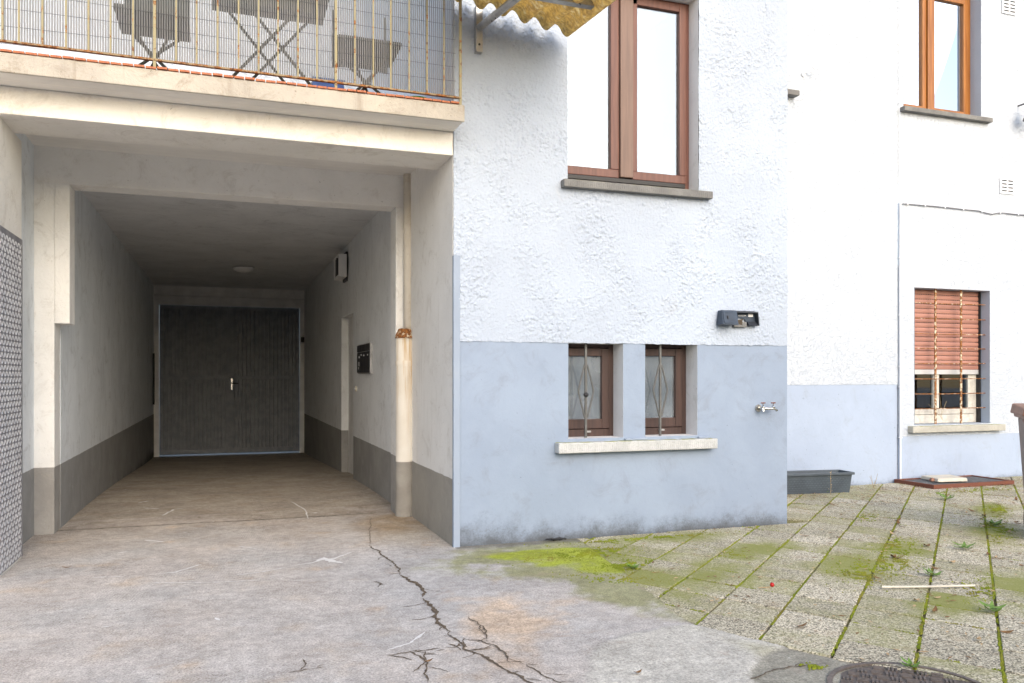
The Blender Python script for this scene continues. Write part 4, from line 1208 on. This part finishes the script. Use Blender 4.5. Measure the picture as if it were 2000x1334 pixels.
# left head: frustum with recessed lens
MB().hexa([(xl0-.002,yf-.11,zf0),(xl1,yf-.12,zf0-.004),(xl1,yf,zf0),(xl0,yf,zf0),(xl0+.018,yf-.06,zf1),(xl1+.005,yf-.07,zf1),(xl1+.005,yf,zf1),(xl0+.018,yf,zf1)]).build('left_head', M['navy'], fl, .006)
hd = MB()
def lf(a, b, o):   # point on the sloping front of the left head
    x = xl0+.016*b + (xl1-xl0)*a; z = zf0+(zf1-zf0)*b; y = yf-.115+.05*b
    return (x, y-o, z)
for (a0, a1, b0, b1) in ((.06,.16,.1,.92),(.84,.96,.1,.92),(.16,.84,.1,.24),(.16,.84,.82,.92)):
    hd.hexa([lf(a0,b0,.004), lf(a1,b0,.004), lf(a1,b0,-.004), lf(a0,b0,-.004), lf(a0,b1,.004), lf(a1,b1,.004), lf(a1,b1,-.004), lf(a0,b1,-.004)][:8])
hd.build('lens_rim', M['navy'], fl)
MB().hexa([lf(.3,.4,.007), lf(.36,.4,.007), lf(.36,.4,0), lf(.3,.4,0), lf(.3,.6,.007), lf(.36,.6,.007), lf(.36,.6,0), lf(.3,.6,0)]).build('sensor', M['black'], fl)
# right housing: open hollow shell, back plate with an arched break
arch = [(xr0, zf0+.035)] + [(xr0+.03+.105*(1-cos(pi*k/10))/2*1.0, zf0+.035+.032*sin(pi*k/10)) for k in range(11)] + [(xr0+.14, zf0), (xr1, zf0), (xr1-.014, zf1-.004), (xr1-.022, zf1), (xr0+.012, zf1)]
MB().prism_xz(arch, yf-.012, yf-.004).build('back_plate', M['navy'], fl)
MB().hexa([(xr0+.006,yf-.06,zf1-.018),(xr1-.016,yf-.06,zf1-.018),(xr1-.016,yf,zf1-.004),(xr0+.006,yf,zf1-.004),(xr0+.006,yf-.06,zf1-.012),(xr1-.016,yf-.06,zf1-.012),(xr1-.016,yf,zf1+.004),(xr0+.006,yf,zf1+.004)]).build('hood', M['navy_dark'], fl)
MB().hexa([(xr1-.004,yf-.055,zf0),(xr1+.004,yf-.055,zf0),(xr1+.004,yf,zf0),(xr1-.004,yf,zf0),(xr1-.020,yf-.06,zf1-.01),(xr1-.014,yf-.06,zf1-.01),(xr1-.014,yf,zf1),(xr1-.020,yf,zf1)]).build('hood_side', M['navy_dark'], fl)
MB().hexa([(xr0+.145,yf-.05,zf0+.002),(xr1-.006,yf-.05,zf0+.002),(xr1-.006,yf-.012,zf0+.002),(xr0+.145,yf-.012,zf0+.002),(xr0+.145,yf-.02,zf0+.035),(xr1-.012,yf-.02,zf0+.035),(xr1-.012,yf-.012,zf0+.035),(xr0+.145,yf-.012,zf0+.035)]).build('lower_lip', M['navy_dark'], fl)
MB().box(xr0+.005, xr0+.135, yf-.030, yf-.002, zf0-.015, zf0+.03).build('stub', M['sill_grey'], fl, .004)
MB().hexa([(xr0+.02,yf-.034,zf0+.018),(xr0+.085,yf-.034,zf0+.004),(xr0+.085,yf-.006,zf0+.004),(xr0+.02,yf-.006,zf0+.018),(xr0+.03,yf-.034,zf0+.045),(xr0+.09,yf-.034,zf0+.055),(xr0+.09,yf-.006,zf0+.055),(xr0+.03,yf-.006,zf0+.045)]).build('broken_edge', M['soil'], fl)
MB().box(4.285, 4.335, yf-.0145, yf-.0125, zf0+.078, zf0+.104).build('sticker', M['print'], fl)
td = bpy.data.curves.new('logo', 'FONT'); td.body = 'HEITLOM'; td.size = .019; td.align_x = 'CENTER'; td.extrude = .0004
_t = bpy.data.objects.new('logo_curve', td); COL.objects.link(_t)
bpy.context.view_layer.update()
logo_me = bpy.data.meshes.new_from_object(_t.evaluated_get(bpy.context.evaluated_depsgraph_get())); bpy.data.objects.remove(_t)
to = obj('logo', logo_me, M['print'], fl); to.location = (4.222, yf-.0135, zf0+.078); to.rotation_euler = (pi/2, 0, 0)
# tap
tp = thing('water_tap', 'small double chrome tap on the blue grey wall base', 'tap')
txp, tz = W(1480, 797, FY)
MB().tube([(txp, FY, tz), (txp, FY-.012, tz)], .032, 16).build('wall_rose', M['chrome'], tp)
MB().tube([(txp, FY-.01, tz), (txp, FY-.07, tz), (txp+.03, FY-.085, tz-.002), (txp+.105, FY-.085, tz-.002), (txp+.125, FY-.085, tz-.008), (txp+.135, FY-.085, tz-.022)], [.014,.014,.012,.012,.012,.011], 12).build('spout', M['chrome'], tp, smooth=True)
MB().tube([(txp, FY-.07, tz), (txp-.002, FY-.08, tz-.028)], [.014,.011], 12).build('outlet', M['chrome'], tp)
for k, xx in enumerate((txp+.005, txp+.098)):
    yv = FY-.07 if k == 0 else FY-.085
    v_ = MB().lathe((xx, yv, tz), [(.015,0),(.017,.012),(.012,.02),(.006,.026),(.006,.046)], 12).build('valve', M['chrome'], tp)
    MB().tube([(xx-.022, yv, tz+.047), (xx+.022, yv, tz+.047)], [.005,.005], 8).tube([(xx, yv, tz+.042), (xx, yv, tz+.05)], .008, 8).build('t_handle', M['iron_rust'], v_)
# hook, conduit, cable, lamp at frame edge
hk = thing('wall_hook', 'small white hook high on the far wall left of the oak window', 'hook')
hx, hz = W(1575, 142, FARY)
MB().tube([(hx-.05, FARY, hz-.03), (hx-.05, FARY-.02, hz-.03)], .028, 12).build('rose', M['conduit'], hk)
MB().tube([(hx-.05, FARY-.015, hz-.02), (hx+.02, FARY-.06, hz)] + [(hx+.05+.035*cos(a), FARY-.06, hz+.01+.035*sin(a)) for a in (-2.6,-1.7,-.8,.1,1.0,1.9)], .007, 7).build('ring', M['conduit'], hk)
cd = thing('conduit', 'thin white conduit running down the far wall left of the shutter', 'conduit')
cxx = CXD+.012
MB().tube([(cxx, FARY-.026, -.02), (cxx, FARY-.026, 1.3), (cxx-.004, FARY-.026, 2.4), (cxx, FARY-.026, 3.43)], .012, 10).build('tube', M['conduit'], cd)
for zz in (.55, 1.17, 1.42, 2.05, 2.75):
    MB().box(cxx-.022, cxx+.022, FARY-.04, FARY-.009, zz-.008, zz+.008).build('clip', M['conduit'], cd, .003)
cb = thing('cable', 'grey cable clipped along the far wall above the shutter', 'cable')
pts = [(1764,398),(1800,401),(1850,405.5),(1880,409),(1912,412),(1925,416),(1938,418.5),(1950,416),(1960,416),(1985,419),(2020,421.5),(2060,424)]
MB().tube([(cxx, FARY-.02, 3.40)] + [(W(u,v,FARY-.02)[0], FARY-.02, W(u,v,FARY-.02)[1]) for u, v in pts], .0065, 6).build('cord', M['cable'], cb)
for u, v in ((1772,398.5),(1806,401.5),(1845,405),(1881,409),(1917,413),(1953,416),(1988,419)):
    xx, zz = W(u, v, FARY-.02); MB().box(xx-.008, xx+.008, FARY-.032, FARY-.01, zz-.012, zz+.012).build('clip', M['conduit'], cb)
wl = thing('wall_light', 'grey wall light cut by the right edge of the picture', 'lamp')
lx, lz = W(2016, 228, FARY-.2)
MB().lathe((lx, FARY-.2, lz-.04), [(.10,0),(.105,.01),(.05,.17),(.03,.19)], 18).build('shade', M['cable'], wl, smooth=True)
MB().tube([(lx, FARY-.2, lz+.13), (lx, FARY-.1, lz+.2), (lx, FARY, lz+.2)], .012, 8).build('arm', M['cable'], wl)

# objects inside the cellar room, seen dimly through the glass
bk = thing('bucket', 'red plastic bucket dimly seen behind the left cellar window', 'bucket')
MB().lathe((2.90, FY+.42, .85), [(.08,0),(.10,.26),(.105,.27)], 16).build('pail', M['red'], bk, smooth=True)
bc = thing('canister', 'blue plastic canister dimly seen behind the left cellar window', 'canister')
MB().box(3.06, 3.22, FY+.38, FY+.52, .80, 1.12).build('body', M['blue'], bc, .02)
MB().lathe((3.10, FY+.45, 1.12), [(.025,0),(.025,.04)], 10).build('cap', M['black'], bc)
MB().box(2.6, 3.6, FY+.34, FY+.7, .77, .80).build('shelf', M['frame_dark'], near)

# ------------------------------------------------------------------ things on the ground
pl = thing('planter_box', 'empty slate grey plastic planter box at the foot of the far wall', 'planter')
ax, ay = G(1548, 966); bx_, by_ = G(1660, 963)
L = math.hypot(bx_-ax, by_-ay)+.24; rot = math.atan2(by_-ay, bx_-ax)+.04
pl.location = (bx_+.0, by_, .002); pl.rotation_euler = (0, 0, rot)
def trap(x0, x1, y0, y1, z0, z1, g):
    return [(x0+g,y0+g,z0),(x1-g,y0+g,z0),(x1-g,y1-g,z0),(x0+g,y1-g,z0),(x0,y0,z1),(x1,y0,z1),(x1,y1,z1),(x0,y1,z1)]
Lp, Wp, Hp = -.90, .25, .225
sh_ = MB(); a = trap(Lp, 0.03, 0, Wp, 0, Hp, .022); b2 = trap(Lp+.01, .02, .01, Wp-.01, .03, Hp, .022)
sh_.add(a+b2, [(0,3,2,1),(0,1,5,4),(1,2,6,5),(2,3,7,6),(3,0,4,7),(8,9,10,11),(8,12,13,9),(9,13,14,10),(10,14,15,11),(11,15,12,8),(4,5,13,12),(5,6,14,13),(6,7,15,14),(7,4,12,15)])
sh_.build('shell', M['planter'], pl)
rim = MB(); rim.box(Lp-.02, .05, -.02, .004, Hp-.022, Hp+.006).box(Lp-.02, .05, Wp-.004, Wp+.02, Hp-.022, Hp+.006).box(Lp-.02, Lp+.004, .004, Wp-.004, Hp-.022, Hp+.006).box(.026, .05, .004, Wp-.004, Hp-.022, Hp+.006)
rim.build('rim', M['planter'], pl, .005)
wv = MB()
for r in range(7):
    for k in range(22):
        f = .022*(1-(.022+r*.0245)/Hp)-.001; xx = Lp+.03+k*.0385+(r % 2)*.019; zz = .022+r*.0245
        wv.add([(xx, f-.0, zz), (xx+.018, f-.004, zz-.006), (xx+.036, f-.0, zz), (xx+.018, f-.004, zz+.007)], [(0,1,2,3)])
o = wv.build('weave_relief', M['planter'], pl); o['kind'] = 'stuff'
MB().box(Lp+.03, .0, .03, Wp-.03, .03, .06).build('soil', M['soil'], pl)

gf = thing('floor_grating', 'rust brown framed steel grating laid flat before the far window', 'grating')
gx0, gx1, gy0, gy1 = 7.72, 8.98, 7.24, 7.84
fr = MB()
fr.box(gx0, gx1, gy0, gy0+.035, .0, .045).box(gx0, gx1, gy1-.035, gy1-.012, .0, .045).box(gx0, gx0+.035, gy0+.035, gy1-.035, .0, .045).box(gx1-.035, gx1, gy0+.035, gy1-.035, .0, .045)
fr.build('frame', M['iron_rust'], gf)
gm_ = MB()
for k in range(40): gm_.box(gx0+.04+k*.03, gx0+.044+k*.03, gy0+.035, gy1-.035, .012, .034)
for k in range(16): gm_.box(gx0+.036, gx1-.036, gy0+.05+k*.033, gy0+.054+k*.033, .014, .030)
o = gm_.build('mesh_bars', M['steel'], gf); o['kind'] = 'stuff'
MB().box(gx0+.01, gx1-.01, gy0+.01, gy1-.02, .002, .006).build('backing', M['cable'], gf)
sl = MB().hexa([(7.98,7.42,.046),(8.38,7.36,.046),(8.48,7.72,.046),(8.06,7.76,.046),(7.99,7.43,.085),(8.37,7.37,.088),(8.47,7.71,.088),(8.07,7.75,.085)]).build('loose_slab', M['slabstone'], None, .006)
tag(sl, 'pale broken paving slab lying on the rusty grating', 'slab')
bs = MB().hexa([(7.96,7.5,.046),(8.01,7.48,.046),(8.03,7.55,.046),(7.98,7.56,.046),(7.97,7.51,.085),(8.0,7.49,.08),(8.02,7.54,.09),(7.985,7.55,.078)]).build('brick_piece', M['bin_brown'], None, .006)
tag(bs, 'small reddish brick piece at the left edge of the loose slab', 'brick')

stx0, sty0 = G(1722, 1151); stx1, sty1 = G(1904, 1148)
stk = MB().tube([(stx0, sty0, .014), ((stx0+stx1)/2, (sty0+sty1)/2, .012), (stx1, sty1, .014)], .007, 8).build('plastic_rod', M['stick']); tag(stk, 'thin white rod lying across the paving slabs', 'rod')
br = thing('berry', 'single red berry on the mossy paving slabs', 'berry'); bxq, byq = G(1508, 1147)
br.location = (bxq, byq, .003)
MB().lathe((0,0,0), [(.003,0),(.010,.003),(.014,.011),(.0135,.016),(.009,.024),(.003,.0265)], 14).build('fruit', M['berry'], br, smooth=True)
MB().tube([(0,0,.026),(-.005,-.002,.032)], .0012, 5).build('stem', M['leaf_dry'], br)
tw = MB().tube([(bxq-.10, byq+.0, .006), (bxq-.05, byq-.012, .007), (bxq-.015, byq-.006, .006)], .0025, 5).build('twig', M['leaf_pale']); tag(tw, 'pale twig beside the red berry', 'twig')
dbx, dby = G(1083, 1057)
db = MB()
for k in range(9):
    a = random.uniform(-.6, .6); lx_ = random.uniform(-.08, .05)
    db.tube([(dbx+lx_, dby+random.uniform(-.02,.02), .006+random.uniform(0,.015)), (dbx+lx_+.06*cos(a), dby+.05*sin(a), .008+random.uniform(0,.02))], .006, 5)
db = db.build('debris_clump', M['black']); tag(db, 'small dark clump of rotten leaves at the foot of the white wall', 'debris')

# manhole
mh_ = thing('manhole_cover', 'round cast iron manhole cover cut by the bottom edge of the picture', 'manhole')
mh_.location = (MHX, MHY, 0)
ring = MB(); n = 48; vs = []; fs = []
for r, z in ((MHR+.022,-.012),(MHR+.022,.004),(MHR-.0,.004),(MHR-.0,-.006)):
    for k in range(n): vs.append((r*cos(2*pi*k/n), r*sin(2*pi*k/n), z))
for i in range(3):
    for k in range(n): fs.append((i*n+k, i*n+(k+1)%n, (i+1)*n+(k+1)%n, (i+1)*n+k))
ring.add(vs, fs).build('frame_ring', M['cast'], mh_)
plate = MB().lathe((0,0,-.02), [(MHR-.008,0),(MHR-.008,.014)], 48).build('plate', M['cast'], mh_)
MHT = radians(-42)
def rbar(mb, x0, x1, y0, y1):
    c, s = cos(MHT), sin(MHT); q = []
    for z in (-.006, .003):
        for (x, y) in ((x0,y0),(x1,y0),(x1,y1),(x0,y1)): q.append((x*c-y*s, x*s+y*c, z))
    mb.hexa(q)
row = 0
for yy in np.arange(-.24, .25, .06):
    half = math.sqrt(max(.0, (MHR-.03)**2 - yy*yy)); xx = -half; col = 0
    while xx + .055 < half:
        mb = MB()
        if (row+col) % 2 == 0:
            for t_ in range(3): rbar(mb, xx+.004, xx+.05, yy-.022+t_*.016, yy-.013+t_*.016)
        else:
            for t_ in range(3): rbar(mb, xx+.004+t_*.016, xx+.013+t_*.016, yy-.022, yy+.022)
        mb.build('tread_bar', M['cast'], mh_)
        xx += .058; col += 1
    row += 1

# brown bin at right edge
bn = thing('wheelie_bin', 'brown lidded wheelie bin cut by the right edge of the picture', 'bin')
bnx, bny = G(2012, 1058)
bn.location = (bnx, bny, .002); bn.rotation_euler = (0, 0, radians(-44))
MB().hexa([(.035,.0,.03),(.47,.0,.03),(.47,.45,.03),(.035,.45,.03),(-.015,-.04,.96),(.53,-.04,.96),(.53,.55,.96),(-.015,.55,.96)]).build('body', M['bin_body'], bn, .02)
MB().box(-.04, .555, -.065, .58, .955, 1.0).build('rim', M['bin_brown'], bn, .012)
lid = MB().hexa([(-.065,-.085,.985),(.58,-.085,.985),(.58,.60,.985),(-.065,.60,.985),(-.05,-.07,1.045),(.565,-.07,1.045),(.565,.585,1.07),(-.05,.585,1.07)]).build('lid', M['bin_brown'], bn, .012)
MB().hexa([(.02,.0,1.045),(.5,.0,1.045),(.5,.5,1.06),(.02,.5,1.06),(.05,.03,1.085),(.47,.03,1.085),(.47,.47,1.10),(.05,.47,1.10)]).build('lid_step', M['bin_brown'], lid, .01)
MB().hexa([(-.03,-.02,.90),(.0,-.02,.90),(.0,.02,.90),(-.03,.02,.90),(-.05,-.04,.955),(.0,-.04,.955),(.0,.04,.955),(-.05,.04,.955)]).build('lifting_lug', M['bin_brown'], bn)
MB().tube([(.06,.60,1.0),(.06,.66,.99),(.45,.66,.99),(.45,.60,1.0)], .014, 8).build('handle', M['bin_brown'], bn)
for s in (.03, .45):
    w_ = MB().tube([(s,.47,.10),(s+.045,.47,.10)], .10, 20).build('wheel', M['black'], bn)

# leaves and weeds
def leaf_mesh(name, L, Wd, curl, m):
    n = 6; vs = []; fs = []
    for i in range(n+1):
        t = i/n; w = Wd*sin(pi*min(.98, max(.03, t)))**.8*.5
        z = curl*(t-.5)**2*4
        vs += [(L*(t-.5), -w, z+.3*w*curl/Wd), (L*(t-.5), 0, z-.002*0), (L*(t-.5), w, z+.3*w*curl/Wd)]
    for i in range(n):
        fs += [(3*i, 3*i+3, 3*i+4, 3*i+1), (3*i+1, 3*i+4, 3*i+5, 3*i+2)]
    b = MB().add(vs, fs).mesh(name); b.materials.append(m); return b
lmA = [leaf_mesh('fallen_leaf', .06, .026, .010, M['leaf_dry']), leaf_mesh('fallen_leaf', .05, .02, .008, M['leaf_pale']), leaf_mesh('fallen_leaf', .07, .024, .014, M['leaf_dry'])]
spots = [(1565,1226),(1830,1170),(1745,1090),(1755,1092),(1860,1100),(1825,1112),(1716,1132),(1790,1175),(1826,1196),(1967,1238),(1912,1252),(1640,1052),(1574,1049),(1945,1090),(1950,1093),(1810,1068),(1888,1002),(1900,1000),(1922,1008),(1922,1030),(1990,1025),(1985,1022),(1880,1020),(1760,1030),(1754,1018),(1900,1018),(1915,1015),(1965,1022),(1975,968),(1985,977),(1940,1002),(1622,985),(1625,987),(1955,1016),(1970,1040),(1755,1024),(1745,1040),(1743,1044),(1930,1085),(1997,1107),(1845,966),(1850,969)]
for i, (u, v) in enumerate(spots):
    gxq, gyq = G(u, v)
    o = obj('fallen_leaf', lmA[i % 3], None); o.location = (gxq, gyq, .008); s = random.uniform(.8, 1.5)
    o.rotation_euler = (random.uniform(-.2,.2), random.uniform(-.2,.2), random.uniform(0, 6.28)); o.scale = (s, s, s)
    tag(o, 'small dry brown leaf lying on the right hand paving slabs', 'leaf', 'dry leaves fallen on the paving')
cl_ = obj('fallen_leaf', lmA[0], None); cl_.location = (*G(131, 1112), .012); tag(cl_, 'lone brown leaf on the concrete near the checker plate', 'leaf')
for (u, v, lb) in ((1245, 1320, 'brown leaf on the pale screed at the bottom of the picture'), (835, 1298, 'tiny brown leaf on the cracked concrete below the white wall corner')):
    o = obj('fallen_leaf', lmA[2], None); o.location = (*G(u, v), .014); o.rotation_euler = (0, .1, .4); o.scale = (.8,)*3; tag(o, lb, 'leaf')
# uncountable crumbs of leaf and straw on the paving
lv, lf_ = MB(), None
for k in range(5200):
    if k % 3: yy = 7.75 - abs(random.gauss(0, 1.0)); xx = random.uniform(5.2, 10.2)
    else: yy = random.uniform(2.6, 7.7); xx = random.uniform(2.4, 10)
    if float(inside(PAVE, np.array(xx), np.array(yy))) < .01 or (xx < 4.75 and yy > 5.95): continue
    if float(pn(xx*1.7, yy*1.7, 71)) < -.05 and k % 3: continue
    a = random.uniform(0, 6.28); L_ = random.uniform(.008, .028); w_ = random.uniform(.003, .009); z_ = random.uniform(.006, .011)
    c_, s_ = cos(a), sin(a)
    lv.add([(xx-L_*c_, yy-L_*s_, z_), (xx-w_*s_, yy+w_*c_, z_+.003), (xx+L_*c_, yy+L_*s_, z_+random.uniform(0,.004)), (xx+w_*s_, yy-w_*c_, z_+.001)], [(0,3,2,1)])
lme = lv.mesh('leaf_litter'); lme.materials.append(M['leaf_dry']); lme.materials.append(M['leaf_pale'])
lme.polygons.foreach_set('material_index', [random.randint(0, 1) for _ in lme.polygons])
tag(obj('leaf_litter', lme, None), 'crumbled brown leaf litter scattered over the paving slabs', 'litter', kind='stuff')
wlf = leaf_mesh('weed_leaf', .075, .022, .012, M['weed'])
weeds = [(1848,977,1.5,'flat green weed in the joint below the rusty grating'),(1823,1127,1.1,'bright green weed rosette near the left end of the white rod line of slabs'),(1883,1075,1.3,'small green weed in the slabs right of the middle mossy joint'),
         (1940,1028,1.3,'low green weed among leaves left of the bin'),(1938,1198,1.2,'green weed in the joint below the right end of the white rod'),(1236,1112,.8,'tiny green seedling by the bright moss patch'),(1780,1306,.8,'tiny green weed at the joint above the manhole cover'),(1612,963,1.0,'small green weed in front of the planter box')]
for (u, v, s, lb) in weeds:
    w_ = thing('weed', lb, 'plant'); w_.location = (*G(u, v), .004); w_.scale = (s,)*3
    for k in range(7):
        o = obj('weed_leaf', wlf, None, w_); a = k*2.4+random.uniform(-.3,.3)
        o.location = (.03*cos(a), .03*sin(a), .008+.003*k); o.rotation_euler = (random.uniform(-.2,.2), -random.uniform(.1,.45), a)
dw = thing('dry_weed', 'thin dry weed stalk standing in front of the planter box', 'plant'); dw.location = (*G(1622, 968), .0)
st_ = MB().tube([(0,0,0),(.006,0,.10),(.0,.0,.20),(.012,0,.27)], .0022, 5).build('stalk', M['straw'], dw)
for k in range(10):
    zz = .05+k*.022; a = k*2.2
    o = obj('dry_leaf', lmA[1], None, dw); o.location = (.018*cos(a), .018*sin(a), zz); o.rotation_euler = (0, -.5, a); o.scale = (.45,)*3
lw = thing('dry_weed', 'spindly dry weed at the right end of the planter box', 'plant'); lw.location = (*G(1706, 951), 0)
for k in range(4):
    a = k*1.7; MB().tube([(0,0,0),(.02*cos(a),.02*sin(a),.05),(.05*cos(a),.05*sin(a),.10+.02*k)], .0018, 5).build('stalk', M['straw'], lw)
# spider thread straw caught behind the far grille
sw = MB()
for (a0, z0s, a1, z1s) in ((8.62,.74,8.50,1.05),(8.62,.74,8.60,1.1),(8.62,.76,8.42,.95),(8.60,.80,8.72,.98)):
    sw.tube([(a0, FARY+.10, z0s), (a1, FARY+.13, z1s)], .002, 4)
sw = sw.build('straw', M['straw']); tag(sw, 'few dry straws caught behind the rusty window grille', 'straw')

# ------------------------------------------------------------------ the house across the court (behind the camera, mirrored in the panes)
op = thing('opposite_house', 'beige house across the courtyard mirrored in the cellar panes', 'house')
MB().box(-14, 16, -12.0, -9.0, -.06, 2.7).build('wall', M['opposite'], op)
MB().hexa([(-14.3,-12.3,2.7),(16.3,-12.3,2.7),(16.3,-8.6,2.7),(-14.3,-8.6,2.7),(-14.3,-11.2,3.5),(16.3,-11.2,3.5),(16.3,-10.8,3.5),(-14.3,-10.8,3.5)]).build('roof', M['rooftile'], op)
for k in range(6):
    w_ = MB().box(-10+k*4, -8.8+k*4, -9.04, -8.995, 1.0, 2.2).build('window', M['frame_dark'], op)
